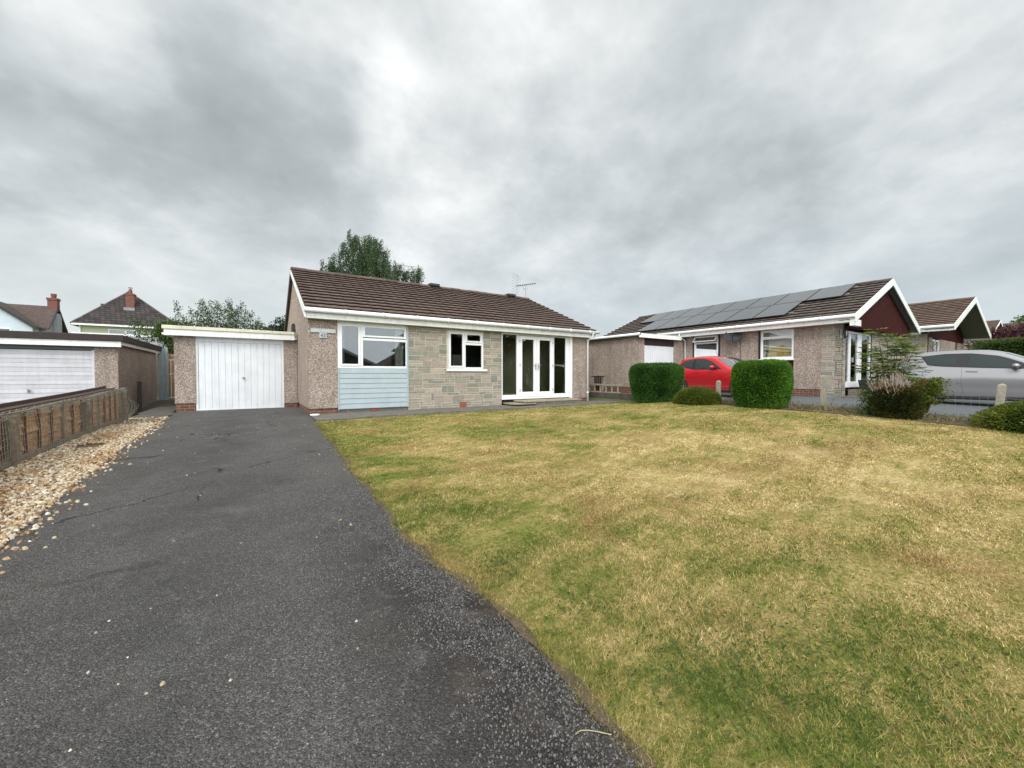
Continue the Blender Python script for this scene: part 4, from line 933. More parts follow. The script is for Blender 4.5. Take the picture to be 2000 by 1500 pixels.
# solar panels: top row of eight, bottom row of six
pw = 1.13; ph = 1.69
def npt(y, s_, h): return Vector((nEX+c2*s_-s2_*h, y, nEZ+s2_*s_+c2*h))
def solar(y0, s0):
    mb = MB(); h0, h1 = .10, .135
    q = [npt(y0, s0, h0), npt(y0+pw-.02, s0, h0), npt(y0+pw-.02, s0+ph-.02, h0), npt(y0, s0+ph-.02, h0), npt(y0, s0, h1), npt(y0+pw-.02, s0, h1), npt(y0+pw-.02, s0+ph-.02, h1), npt(y0, s0+ph-.02, h1)]
    mb.hexa(q); o = mb.build('solar_panel', 'panel_frame', N)
    e = .018; h2 = h1+.003; mb = MB(); mb.face([npt(y0+e, s0+e, h2), npt(y0+pw-.02-e, s0+e, h2), npt(y0+pw-.02-e, s0+ph-.02-e, h2), npt(y0+e, s0+ph-.02-e, h2)]); mb.build('cell_glass', 'panel_glass', o)
for k in range(8): solar(5.58+k*pw, L2-.20-ph)
for k in range(6): solar(6.78+k*pw, L2-.20-2*ph)
mb = MB()
for s_ in (L2-.2-.35, L2-.2-1.3):
    mb.tube([npt(5.45, s_, .07), npt(14.7, s_, .07)], .02, 5)
for s_ in (L2-.2-ph-.35, L2-.2-ph-1.3): mb.tube([npt(6.62, s_, .07), npt(13.6, s_, .07)], .02, 5)
mb.build('mounting_rail', 'metal', N)
# round wall sign and dish
o = thing('wall_plaque', (NX+.12, NYF-.04, 2.45), 'small dark oval plaque with pale bird shape at the corner of the solar panel bungalow', 'plaque')
mb = MB(); n = 20; ring = [(NX+.13+.12*math.cos(2*math.pi*i/n), NYF-.06, 2.42+.17*math.sin(2*math.pi*i/n)) for i in range(n)]; mb.prism(ring, (0, .04, 0)); mb.build('disc', 'dish_grey', o)
mb = MB(); mb.prism([(NX+.12, NYF-.066, 2.33), (NX+.17, NYF-.066, 2.36), (NX+.16, NYF-.066, 2.5), (NX+.11, NYF-.066, 2.46)], (0, .005, 0)); mb.build('emblem', 'upvc', o)
o = thing('satellite_dish', (NX-.2, 8.55, 2.55), 'dark grey satellite dish on the wall between the two side windows', 'satellite dish')
ctr = Vector((NX-.33, 8.52, 2.57)); nrm = Vector((-.80, -.35, .30)).normalized(); u = nrm.cross(Vector((0, 0, 1))).normalized(); v = u.cross(nrm)
mb = MB(); rings = []
for i in range(7):
    r_ = i/6; rings.append([ctr+u*(.34*r_*math.cos(2*math.pi*k/24))+v*(.25*r_*math.sin(2*math.pi*k/24))+nrm*(.07*r_*r_) for k in range(24)])
for i in range(6):
    for k in range(24): mb.face([rings[i][k], rings[i][(k+1) % 24], rings[i+1][(k+1) % 24], rings[i+1][k]])
for i in range(6):
    for k in range(24): mb.face([rings[i][k]-nrm*.01, rings[i+1][k]-nrm*.01, rings[i+1][(k+1) % 24]-nrm*.01, rings[i][(k+1) % 24]-nrm*.01])
mb.build('reflector', 'dish_grey', o, smooth=True)
mb = MB(); mb.tube([ctr-v*.24+nrm*.05, ctr+nrm*.36-v*.12], .012, 6); mb.tube([ctr+nrm*.34-v*.12, ctr+nrm*.42-v*.09], .03, 8); mb.tube([ctr-nrm*.01, Vector((NX-.02, 8.40, 2.52))], .022, 6); mb.build('arm', 'trim_black', o)
mb = MB(); mb.tube([(NX-.02, 8.40, 2.5), (NX-.015, 8.38, 2.0), (NX-.015, 8.38, .5)], .008, 4); mb.build('cable', 'trim_black', o)
# neighbour's garage
NG = thing('garage', (15, 10.9, .25), 'flat roofed garage with white door and dark lintel behind the red car', 'garage')
ngx = 13.37; ngy = 10.9
mb = MB(); mb.box((ngx, ngy, .5), (13.72, ngy+.2, 2.62)); mb.box((15.76, ngy, .5), (NX-.01, ngy+.2, 2.55)); mb.box((ngx, ngy+.2, .5), (ngx+.2, 17, 2.62)); mb.box((ngx+.2, 16.8, .5), (NX-.01, 17, 2.62)); mb.build('pebble_dash_wall', 'dash_nb', NG)
mb = MB(); mb.box((ngx+.02, ngy+.02, 0), (13.72, ngy+.2, .497)); mb.box((ngx+.02, ngy+.2, -.2), (ngx+.2, 16.98, .497)); mb.box((15.76, ngy+.02, 0), (NX-.01, ngy+.2, .497)); mb.build('brick_plinth', 'brick', NG)
MB().box((13.72, ngy+.03, 2.27), (15.76, ngy+.2, 2.6)).build('lintel', 'dark_brown', NG)
mb = MB(); n = 14; bw = 2.02/n
for i in range(n): mb.box((13.73+i*bw+.006, ngy+.03, .27), (13.73+(i+1)*bw-.006, ngy+.07, 2.265))
mb.box((13.73, ngy+.05, .26), (15.75, ngy+.08, 2.265)); mb.build('garage_door', 'door_white', NG)
mb = MB(); mb.box((ngx-.2, ngy-.2, 2.56), (16.0, ngy-.17, 2.73)); mb.box((ngx-.16, ngy-.17, 2.60), (16.0, 17.1, 2.64)); mb.box((ngx-.16, ngy-.17, 2.60), (ngx-.13, 17.1, 2.74)); mb.build('fascia', 'fascia', NG)
mb = MB(); mb.tube([(ngx-.19, ngy-.2, 2.70), (ngx-.19, 17.1, 2.70)], .055, 8); mb.build('gutter', 'upvc', NG, smooth=True)
MB().box((ngx-.14, ngy-.15, 2.65), (15.98, 17.1, 2.75)).build('roof', 'lead', NG)
# planter and things by the neighbour's door
P_ = thing('planter', (17.6, 4.7, .5), 'black rectangular plastic planter on the step of the solar panel bungalow', 'planter')
mb = MB(); mb.hexa([(17.15, 4.5, .53), (18.0, 4.5, .53), (18.0, 4.78, .53), (17.15, 4.78, .53), (17.1, 4.46, .84), (18.05, 4.46, .84), (18.05, 4.82, .84), (17.1, 4.82, .84)]); mb.build('box', 'trim_black', P_)

# low concrete kerb wall and things in the gap between the bungalows
mb = MB(); mb.box((11.42, 7.4, -.2), (11.62, 13.6, .32)); o = tag(mb.build('retaining_wall', 'concrete_dark', bevel=.01), 'low dark concrete retaining wall between the two plots', 'wall')
mb = MB(); mb.prism([(11.41, 9.25, .16), (11.41, 9.42, .14), (11.41, 9.5, .2), (11.41, 9.35, .22)], (-.006, 0, 0)); tag(mb.build('litter', 'white_stone'), 'scrap of white litter against the low concrete wall', 'litter')
L = thing('slatted_barrier', (11.6, 11.4, .3), 'low grey slatted timber barrier in the gap between the bungalows', 'barrier')
mb = MB(); y0, y1 = 10.35, 13.4
for i in range(11): yy = y0+(y1-y0)*i/10; mb.box((11.5, yy-.02, .32), (11.53, yy+.025, .62))
mb.build('slat', 'concrete_post', L)
mb = MB(); mb.box((11.48, y0-.1, .60), (11.55, y1+.1, .66)); mb.box((11.48, y0-.1, .325), (11.55, y1+.1, .36)); mb.build('rail', 'concrete_post', L)
mb = MB(); mb.box((11.45, 12.35, -.1), (11.60, 12.5, .98)); mb.build('post', 'dark_post', L)
Wd = thing('wooden_trellis', (12.2, 12.5, .3), 'small brown wooden slatted backrest leaning by the neighbour garage wall', 'wooden seat')
mb = MB(); 
for i in range(5): mb.box((12.25+.03, 11.85+i*.11, .35), (12.28, 11.85+i*.11+.08, .93))
mb.build('slat', 'old_wood', Wd)
mb = MB(); mb.box((12.22, 11.80, .93), (12.32, 12.5, .97)); mb.build('top_rail', 'dark_brown', Wd)
mb = MB(); mb.prism([(12.2, 11.80, .36), (12.2, 11.88, .36), (12.2, 11.80, .92), (12.2, 11.70, .92)], (.05, 0, 0)); mb.build('side_rail', 'stone_step', Wd)

# ------------------------------------------------------------------ THIRD BUNGALOW AND FAR HOUSES
def far_bungalow(eX, eY, eZ, rX, rZ, yb, gz0, label, tiles='tiles_brown', detail=True):
    H = thing('bungalow', (eX, eY, gz0), label, 'bungalow', None)
    xe = 2*rX-eX; wx = eX+.45; wr = xe-.45; wy = eY+.9
    mb = MB(); mb.box((wx, wy, gz0-.4), (wx+.25, yb-.2, eZ-.2)); mb.box((wx+.25, yb-.45, gz0-.4), (wr, yb-.2, eZ-.2)); mb.box((wr-.25, wy, gz0-.4), (wr, yb-.45, eZ-.2)); mb.build('pebble_dash_wall', 'dash_nb', H)
    Lr = math.hypot(rX-eX, rZ-eZ); c, s = (rX-eX)/Lr, (rZ-eZ)/Lr
    mb = MB(); tiled_slope(mb, (eX, yb, eZ), (0, -1, 0), (c, 0, s), (-s, 0, c), yb-eY, Lr+.04, max(8, round(Lr/.34)), .34)
    tiled_slope(mb, (xe, eY, eZ), (0, 1, 0), (-c, 0, s), (s, 0, c), yb-eY, Lr+.04, max(8, round(Lr/.34)), .6)
    mb.prism([(eX, eY+.02, eZ-.08), (rX, eY+.02, rZ-.08), (xe, eY+.02, eZ-.08), (xe, eY+.02, eZ), (rX, eY+.02, rZ), (eX, eY+.02, eZ)], (0, yb-eY-.04, 0))
    rf = mb.build('roof', tiles, H); mb = MB(); ridge_tiles(mb, (rX, eY, rZ+.04), (rX, yb, rZ+.04)); mb.build('ridge_tiles', tiles, rf)
    mb = MB()
    for sg, xx in ((1, eX), (-1, xe)): mb.prism([(xx-sg*.03, eY-.03, eZ-.24), (rX, eY-.03, rZ-.22), (rX, eY-.03, rZ+.06), (xx-sg*.03, eY-.03, eZ+.03)], (0, .03, 0))
    mb.build('bargeboard', 'fascia', rf)
    mb = MB(); mb.box((eX, eY, eZ-.24), (eX+.03, yb, eZ-.03)); mb.box((xe-.03, eY, eZ-.24), (xe, yb, eZ-.03)); mb.build('fascia', 'fascia', rf)
    mb = MB(); mb.tube([(eX-.06, eY, eZ-.04), (eX-.06, yb, eZ-.04)], .06, 8); mb.build('gutter', 'upvc', rf, smooth=True)
    mb = MB()
    for sg, xx in ((1, eX), (-1, xe)): mb.prism([(xx, eY, eZ-.16), (rX, eY, rZ-.15), (rX, eY, rZ-.12), (xx, eY, eZ-.13)], (0, wy-eY, 0))
    mb.build('soffit', 'grey_soffit', rf)
    mb = MB(); mb.prism([(wx, wy+.02, eZ-.45), (wr, wy+.02, eZ-.45), (wr, wy+.02, eZ-.1), (rX, wy+.02, rZ-.2), (wx, wy+.02, eZ-.1)], (0, .15, 0)); mb.build('gable_cladding', 'maroon', H)
    if detail:
        stone_wall('stone_wall', 'x', wx-.002, wy, wy+1.2, gz0-.2, eZ-.28, [], H, seed=12)
        mb = MB(); mb.box((wx+.25, wy, gz0-.2), (wx+.9, wy+.2, eZ-.45)); mb.box((wx+2.4, wy, gz0-.2), (wr-2.2, wy+.2, eZ-.45)); mb.box((wr-1.6, wy, gz0-.2), (wr-.25, wy+.2, eZ-.45)); mb.build('front_wall', 'dash_nb', H)
        mb = MB(); frame(mb, 'y', wy+.03, wx+.9, wx+2.4, gz0+.1, eZ-.5, .09, .08); mb.box((wx+1.6, wy+.03, gz0+.1), (wx+1.72, wy+.1, eZ-.5)); pf = mb.build('patio_door', 'upvc', H); pane('y', wy+.07, wx+.95, wx+2.35, gz0+.15, eZ-.55, pf)
        mb = MB(); mb.box((wr-2.2, wy+.05, gz0), (wr-1.6, wy+.2, eZ-.45)); mb.build('door', 'maroon', H)
    return H
far_bungalow(25.55, 3.95, 3.22, 29.95, 4.82, 11.5, .75, 'brown tiled bungalow with open white gable standing behind the silver car')
far_bungalow(77, 8.6, 6.3, 82, 8.2, 22, 3.5, 'far brown roofed house with white gable edge above the purple tree', 'tiles_brown', False)
far_bungalow(92, 1.0, 7.0, 98, 9.0, 12, 4.0, 'farthest brown roofed house at the right edge of the photo', 'tiles_brown', False)

# pale green two storey house
def hip_house():
    H = thing('house', (-12, 60.4, 0), 'pale green two storey house with a dark hipped roof and red brick chimney', 'house')
    x0, x1, y0, y1, ez = -15.75, -7.6, 60.4, 69, 6.35
    mb = MB(); wallrects(mb, 'y', y0, y0+.3, x0, x1, 0, ez, [(-13.55, -11.15, 4.9, 6.1), (-8.9, -8.0, 4.9, 6.1)]); mb.box((x0, y0+.3, 0), (x0+.3, y1, ez)); mb.box((x1-.3, y0+.3, 0), (x1, y1, ez)); mb.box((x0+.3, y1-.3, 0), (x1-.3, y1, ez)); mb.build('rendered_wall', 'green_render', H)
    mb = MB(); mb.box((-15, y0+3, 0), (-8.2, y0+3.2, ez)); mb.build('inner_wall', 'interior', H)
    o_ = .55; A = (x0-o_, y0-o_, ez+.12); B_ = (x1+o_, y0-o_, ez+.12); C_ = (x1+o_, y1+o_, ez+.12); D_ = (x0-o_, y1+o_, ez+.12); T1 = (-12.6, 64.6, 11.0); T2 = (-12.6, 65.2, 11.0)
    mb = MB(); mb.face([A, B_, T1]); mb.face([B_, C_, T2, T1]); mb.face([C_, D_, T2]); mb.face([D_, A, T1, T2]); mb.face([D_, C_, B_, A]); rf = mb.build('roof', 'slate_tiles', H)
    mb = MB()
    for a in (A, B_): ridge_tiles(mb, a, T1, .14, .5)
    mb.build('hip_tiles', 'tiles_nb', rf)
    mb = MB(); mb.box((x0-o_, y0-o_-.03, ez-.02), (x1+o_, y0-o_, ez+.16)); mb.box((x0-o_-.03, y0-o_, ez-.02), (x0-o_, y1+o_, ez+.16)); mb.box((x0-o_+.02, y0-o_+.01, ez), (x1+o_-.02, y0, ez+.05)); mb.build('gutter', 'fascia', rf)
    mb = MB(); mb.tube([(x0+.1, y0-.08, ez), (x0+.1, y0-.08, 0)], .08, 6); mb.build('downpipe', 'upvc', H)
    mb = MB(); mb.box((-12.45, 62.3, 8.6), (-11.72, 63.1, 10.45)); mb.box((-12.50, 62.25, 10.25), (-11.67, 63.15, 10.42)); ch = mb.build('chimney', 'chimney_brick', rf)
    mb = MB(); mb.tube([(-12.08, 62.6, 10.4), (-12.08, 62.6, 10.95)], [.19, .15], 10); mb.tube([(-12.08, 62.6, 11.1), (-12.08, 62.6, 11.14)], .21, 10); mb.box((-12.1, 62.58, 10.9), (-12.06, 62.62, 11.12)); mb.build('chimney_pot', 'chimney_pot', ch)
    mb = MB(); mb.box((-12.55, 61.9, 8.3), (-11.62, 62.28, 8.75)); mb.build('flashing', 'lead', rf)
    mb = MB(); mb.tube([(-15.2, 66, 8.4), (-15.2, 66, 9.5)], .16, 8); mb.build('flue', 'dish_grey', rf)
    for a, b in ((-13.55, -11.15), (-8.9, -8.0)):
        mb = MB(); frame(mb, 'y', y0+.05, a, b, 4.9, 6.1, .12, .1); 
        if b-a > 1.5: mb.box(((a+b)/2+.15, y0+.05, 5), ((a+b)/2+.35, y0+.15, 6.0))
        wf = mb.build('window', 'upvc', H); pane('y', y0+.1, a+.1, b-.1, 5, 6, wf)
    MB().tube([(-10.1, y0+.02, 5.45), (-10.1, y0-.05, 5.45)], .11, 10).build('wall_vent', 'trim_black', H)
hip_house()
def blue_house():
    H = thing('house', (-24, 62, 0), 'pale blue house at the left edge with brown roof and brick chimney', 'house')
    XE = -19.2; ry, rz = 66.2, 8.65; ey, ez = 63.7, 6.0; by = 68.7
    mb = MB(); mb.prism([(XE, ey+.3, 0), (XE, by-.3, 0), (XE, by-.3, ez), (XE, ry, rz-.3), (XE, ey+.3, ez)], (-.3, 0, 0)); mb.box((-34, by-.6, 0), (XE-.3, by-.3, ez)); mb.box((-34, ey+.3, 0), (XE-.3, ey+.6, ez)); mb.build('side_wall', 'grey_render', H)
    mb = MB(); mb.hexa([(-34, ey-.1, ez), (XE+.35, ey-.1, ez), (XE+.35, ry, rz), (-34, ry, rz), (-34, ey-.1, ez+.18), (XE+.35, ey-.1, ez+.18), (XE+.35, ry, rz+.18), (-34, ry, rz+.18)]); mb.hexa([(-34, ry, rz), (XE+.35, ry, rz), (XE+.35, by, ez), (-34, by, ez), (-34, ry, rz+.18), (XE+.35, ry, rz+.18), (XE+.35, by, ez+.18), (-34, by, ez+.18)])
    rf = mb.build('roof', 'plain_roof', H)
    mb = MB(); gy_ = 62.5; gxc = -22.6; gtop = 8.5; gh = 2.9
    mb.prism([(gxc-gh, gy_, 0), (gxc+gh, gy_, 0), (gxc+gh, gy_, 6.0), (gxc, gy_, gtop), (gxc-gh, gy_, 6.0)], (0, .3, 0)); mb.box((gxc+gh-.3, gy_+.3, 0), (gxc+gh, ey+.3, 6.1)); mb.build('front_gable', 'blue_render', H)
    mb = MB()
    for sg in (1, -1): mb.hexa([(gxc, gy_-.4, gtop+.1), (gxc+sg*(gh+.35), gy_-.4, 5.95), (gxc+sg*(gh+.35), ry-.5, 5.95), (gxc, ry-.5, gtop+.1), (gxc, gy_-.4, gtop+.3), (gxc+sg*(gh+.35), gy_-.4, 6.12), (gxc+sg*(gh+.35), ry-.5, 6.12), (gxc, ry-.5, gtop+.3)])
    mb.build('cross_roof', 'plain_roof', H)
    mb = MB(); mb.prism([(gxc, gy_-.46, gtop+.0), (gxc+gh+.4, gy_-.46, 5.75), (gxc+gh+.4, gy_-.46, 6.1), (gxc, gy_-.46, gtop+.32)], (0, .05, 0)); mb.prism([(XE+.36, ey-.1, ez), (XE+.36, ry, rz), (XE+.36, ry, rz+.2), (XE+.36, ey-.1, ez+.2)], (.04, 0, 0)); mb.prism([(XE+.36, ry, rz-.1), (XE+.36, by, ez-.1), (XE+.36, by, ez+.2), (XE+.36, ry, rz+.2)], (.04, 0, 0)); mb.build('bargeboard', 'trim_black', H)
    mb = MB(); mb.box((XE-.40, ry-.35, rz-.6), (XE+.35, ry+.45, rz+.85)); mb.box((XE-.46, ry-.42, rz+.85), (XE+.41, ry+.5, rz+1.1)); mb.box((XE+.02, ry-.4, 0), (XE+.35, ry+.9, rz-.4), 1); ch = mb.build('chimney', ['chimney_brick', 'grey_render'], rf)
    mb = MB(); mb.tube([(XE, ry+.05, rz+1.1), (XE, ry+.05, rz+1.6)], [.2, .25], 10); mb.build('chimney_pot', 'chimney_pot', ch)
    mb = MB(); frame(mb, 'y', gy_-.04, -23.6, -21.15, 5.05, 5.9, .12, .1); mb.box((-22.3, gy_-.04, 5.1), (-22.1, gy_+.05, 5.85)); wf = mb.build('window', 'upvc', H); 
    mb = MB(); mb.box((-23.5, gy_-.02, 5.12), (-21.2, gy_-.004, 5.85)); mb.build('pane', 'panel_glass', wf)
blue_house()
# grey outbuilding behind the left garage
H = thing('shed', (-7, 33, 0), 'low grey felt roofed outbuilding with a white edge behind the left garage', 'shed')
mb = MB(); mb.box((-9.5, 33, 0), (-4.0, 36, 2.75)); mb.build('wall', 'grey_render', H)
mb = MB(); mb.hexa([(-9.8, 32.8, 2.78), (-3.6, 32.8, 2.78), (-3.6, 36.2, 3.5), (-9.8, 36.2, 3.5), (-9.8, 32.8, 2.9), (-3.6, 32.8, 2.9), (-3.6, 36.2, 3.62), (-9.8, 36.2, 3.62)]); mb.build('roof', 'lead', H)
MB().box((-9.8, 36.25, 3.45), (-3.6, 36.3, 3.75)).build('edge_board', 'fascia', H)

# ------------------------------------------------------------------ CARS
def smooth_interp(x, xs, ys):
    x = np.clip(x, xs[0], xs[-1]); i = int(np.clip(np.searchsorted(xs, x)-1, 0, len(xs)-2))
    h = xs[i+1]-xs[i]; t_ = (x-xs[i])/h
    def sl(k):
        if k <= 0 or k >= len(xs)-1: return 0 if k <= 0 else (ys[-1]-ys[-2])/(xs[-1]-xs[-2])
        return ((ys[k+1]-ys[k])/(xs[k+1]-xs[k])+(ys[k]-ys[k-1])/(xs[k]-xs[k-1]))/2
    m0, m1 = sl(i)*h, sl(i+1)*h; t2 = t_*t_; t3 = t2*t_
    return (2*t3-3*t2+1)*ys[i]+(t3-2*t2+t_)*m0+(-2*t3+3*t2)*ys[i+1]+(t3-t2)*m1
def make_car(name, label, paintm, spec):
    """nose at x=0, tail at x=L along +X local, z up, y lateral"""
    global ORG
    ORG = Vector((0, 0, 0))
    root = bpy.data.objects.new(name, None); col.objects.link(root); tag(root, label, 'car')
    Lc, Wd_ = spec['L'], spec['W']/2
    T = lambda x: float(smooth_interp(x, spec['tx'], spec['tz']))
    Bt = lambda x: float(np.interp(x, [0, Lc], spec['belt']))
    def plan(x): 
        a = x/1.05 if x < Lc/2 else (Lc-x)/.75
        return Wd_*(1-(.42 if x < Lc/2 else .30)*max(0, 1-a)**2.0) if a < 1 else Wd_
    zl = lambda x: .20+.10*max(0, 1-min(x, Lc-x)/.5)
    def ysurf(x, z):
        w0 = plan(x); bz = Bt(x)
        lo = lambda q: 1-(.115*((.74-q)/.5)**1.6 if q < .74 else .22*((q-.74)/.4)**2.0)
        if z > bz:
            k = (z-bz)/.55; return w0*lo(bz)*(1-.28*k**1.1)
        return w0*lo(z) - .014*math.exp(-((z-.50)/.06)**2)
    xs = sorted(set(list(np.round(np.linspace(0, .4, 9), 3))+list(np.round(np.linspace(.4, Lc-.4, 44), 3))+list(np.round(np.linspace(Lc-.4, Lc, 9), 3))))
    secs = []
    for x in xs:
        tt = T(x); r_ = min(.10, (tt-zl(x))*.3); pts = []
        for k in range(17):
            z = zl(x)+(tt-r_-zl(x))*k/16; pts.append((ysurf(x, z), z))
        ye = ysurf(x, tt-r_)
        for a in (22, 45, 68, 90): an = R(a); pts.append((ye-r_*1.3*(1-math.cos(an)), tt-r_+r_*math.sin(an)))
        yi = pts[-1][0]
        for q in (.75, .5, .25, 0): pts.append((yi*q, tt+.035*(1-q*q)))
        secs.append([(x, -y, z) for y, z in pts]+[(x, y, z) for y, z in pts[-2::-1]])
    V = [p for s_ in secs for p in s_]; n = len(secs[0]); mb = MB(); mb.v = V
    for i in range(len(secs)-1):
        for k in range(n-1): mb.f.append((i*n+k, (i+1)*n+k, (i+1)*n+k+1, i*n+k+1)); mb.m.append(0); mb.c.append(None)
    mb.f.append(tuple(range(n))); mb.f.append(tuple((len(secs)-1)*n+k for k in range(n-1, -1, -1))); mb.m += [0, 0]; mb.c += [None]*2
    body = mb.build('body', paintm, root, smooth=True)
    def sidepatch(poly, nm, mat_, par, off=.006, sides=(-1, 1), thick=.0, sub=10):
        out_ = []
        for sd_ in sides:
            mb = MB(); zs = [p[1] for p in poly]; xs_ = [p[0] for p in poly]
            # columns clipped to the polygon
            n_ = 14; cols = []
            for i in range(n_+1):
                x = min(xs_)+1e-4+(max(xs_)-min(xs_)-2e-4)*i/n_; cr = []
                for (a, b), (c, d) in zip(poly, poly[1:]+poly[:1]):
                    if (a-x)*(c-x) <= 0 and a != c: cr.append(b+(d-b)*(x-a)/(c-a))
                cols.append((x, min(cr), max(cr)))
            for (xa, a0, a1), (xb, b0, b1) in zip(cols[:-1], cols[1:]):
                for k in range(6):
                    q = []
                    for (x, lo, hi, kk) in ((xa, a0, a1, k), (xb, b0, b1, k), (xb, b0, b1, k+1), (xa, a0, a1, k+1)):
                        z = lo+(hi-lo)*kk/6; q.append((x, sd_*(ysurf(x, z)+off), z))
                    mb.face(q if sd_ < 0 else q[::-1])
            out_.append(mb.build(nm, mat_, par, smooth=True))
        return out_
    def strip(pts, nm, mat_, par, w_=.006, off=.004, sides=(-1, 1)):
        mb = MB()
        for sd_ in sides:
            P = []
            for (a, b), (c, d) in zip(pts[:-1], pts[1:]):
                for k in range(6): P.append((a+(c-a)*k/6, b+(d-b)*k/6))
            P.append(pts[-1]); mb.tube([(x, sd_*(ysurf(x, z)+off-.003), z) for x, z in P], w_, 4, cap=False)
        mb.build(nm, mat_, par)
    for nm, poly in spec['surround']: sidepatch(poly, nm, 'trim_black', root, .004)
    for nm, poly in spec['glass']: sidepatch(poly, nm, 'car_glass_dark', root, .009)
    for pts in spec['seams']: strip(pts, 'door_seam', 'trim_black', body, .004, .001)
    for pts in spec['handles']: strip(pts, 'door_handle', paintm, root, .016, .016)
    strip([(.75, .235), (Lc-.75, .235)], 'sill_trim', 'trim_black', root, .045, -.01)
    # windscreen and rear glass follow the roof profile
    for nm, (xa, xb), fw in (('windscreen', spec['ws'], .93), ('rear_window', spec['rw'], .88)):
        mb = MB(); K = 10
        for i in range(K):
            for k in range(8):
                q = []
                for (ii, kk) in ((i, k), (i+1, k), (i+1, k+1), (i, k+1)):
                    x = xa+(xb-xa)*ii/K; tt = T(x); yi = (ysurf(x, tt-.1)-.10)*fw; y = -yi+2*yi*kk/8; qn = y/(ysurf(x, tt-.1)-.13+1e-6); q.append((x, y, tt+.035*(1-min(1, qn*qn))+.007))
                mb.face(q)
        mb.build(nm, 'car_glass_sky', root, smooth=True)
    for wx in (spec['wheels']):
        for sd_ in (-1, 1):
            sidepatch([(wx+.36*math.cos(a), .30+.36*math.sin(a)) for a in np.linspace(-.15, math.pi+.15, 15)], 'wheel_arch', 'trim_black', root, .003, sides=(sd_,))
            y0 = Wd_-.21; y1 = Wd_-.005
            mb = MB(); mb.tube([(wx, sd_*y0, .30), (wx, sd_*(y0+.02), .30), (wx, sd_*(y1-.02), .30), (wx, sd_*y1, .30)], [.27, .30, .30, .275], 28); wo_ = mb.build('wheel', 'tyre', root, smooth=True)
            mb = MB(); mb.tube([(wx, sd_*(y1-.01), .30), (wx, sd_*(y1+.008), .30)], [.20, .195], 24); 
            for k in range(5): an = 2*math.pi*k/5; mb.bar((wx, sd_*(y1+.012), .30), (wx+.19*math.cos(an), sd_*(y1+.012), .30+.19*math.sin(an)), .05, .02, up=(0, 1, 0))
            mb.build('rim', 'rim', wo_)
    mx, mz = spec['mirror']
    for sd_ in (-1, 1):
        yy = sd_*(ysurf(mx, mz)+.10); me = bpy.data.meshes.new('mirror'); import bmesh
        bm = bmesh.new(); bmesh.ops.create_uvsphere(bm, u_segments=16, v_segments=10, radius=1)
        for v_ in bm.verts: v_.co = (mx+v_.co.x*.075, yy+v_.co.y*.105, mz+v_.co.z*.072+(.02 if v_.co.z < 0 else 0))
        bm.to_mesh(me); bm.free(); me.materials.append(MATS[paintm]); me.polygons.foreach_set('use_smooth', [True]*len(me.polygons))
        o = bpy.data.objects.new('mirror', me); col.objects.link(o); o.parent = root
        mb = MB(); mb.tube([(mx, sd_*ysurf(mx, mz-.07), mz-.07), (mx, yy, mz-.05)], .03, 6); mb.tube([(mx+.0, yy-sd_*.07, mz-.055), (mx, yy+sd_*.07, mz-.055)], .035, 8); mb.build('mirror_arm', 'trim_black', o)
    for sd_ in (-1, 1):
        sidepatch(spec['tail'], 'tail_light', 'tail_red', root, .008, sides=(sd_,)); sidepatch(spec['head'], 'headlight', 'upvc', root, .008, sides=(sd_,))
    mb = MB(); mb.tube([(spec['ant'], 0, T(spec['ant'])+.03), (spec['ant']+.12, 0, T(spec['ant'])+.22)], .006, 5); mb.build('aerial', 'trim_black', root)
    mb = MB(); mb.box((.15, -Wd_*.8, .17), (Lc-.15, Wd_*.8, .3)); mb.build('underbody', 'trim_black', root)
    return root
m, t = newmat('car_glass_dark'); t.out(t.bsdf((.016, .024, .024), .03, None, .4, 0, **{'Coat Weight': .6, 'Coat IOR': 1.45, 'Coat Roughness': .01}))
m, t = newmat('car_glass_sky'); t.out(t.bsdf((.03, .035, .035), .03, None, .9, 0, **{'Coat Weight': 1., 'Coat IOR': 2.3, 'Coat Roughness': .01}))
red_spec = dict(L=4.0, W=1.69, tx=[0, .12, .5, 1.15, 1.95, 2.4, 2.9, 3.5, 3.72, 3.9, 4.0], tz=[.50, .72, .86, 1.0, 1.37, 1.425, 1.43, 1.36, 1.24, .95, .55], belt=(.80, 1.03),
    surround=[('window_trim', [(1.42, .955), (1.95, 1.235), (2.35, 1.345), (2.85, 1.36), (3.25, 1.29), (3.55, 1.16), (3.40, 1.08), (2.7, .955)])],
    glass=[('front_window', [(1.55, .97), (1.98, 1.215), (2.36, 1.325), (2.70, 1.335), (2.70, .985)]), ('quarter_window', [(2.80, 1.01), (2.80, 1.335), (2.95, 1.33), (3.25, 1.265), (3.48, 1.155), (3.38, 1.10)])],
    seams=[[(1.45, .92), (1.40, .6), (1.46, .28), (2.65, .27), (2.75, .5), (2.73, .98)]], handles=[[(2.45, .84), (2.62, .85)]],
    ws=(1.20, 1.88), rw=(3.56, 3.74), wheels=(.78, 3.34), mirror=(1.78, 1.02), tail=[(3.78, .78), (3.96, .8), (3.86, 1.02), (3.70, 1.05)], head=[(.12, .60), (.5, .72), (.62, .80), (.2, .72)], ant=2.3)
rc = make_car('car', 'red three door hatchback parked on the neighbour drive between the two clipped hedges', 'red_paint', red_spec)
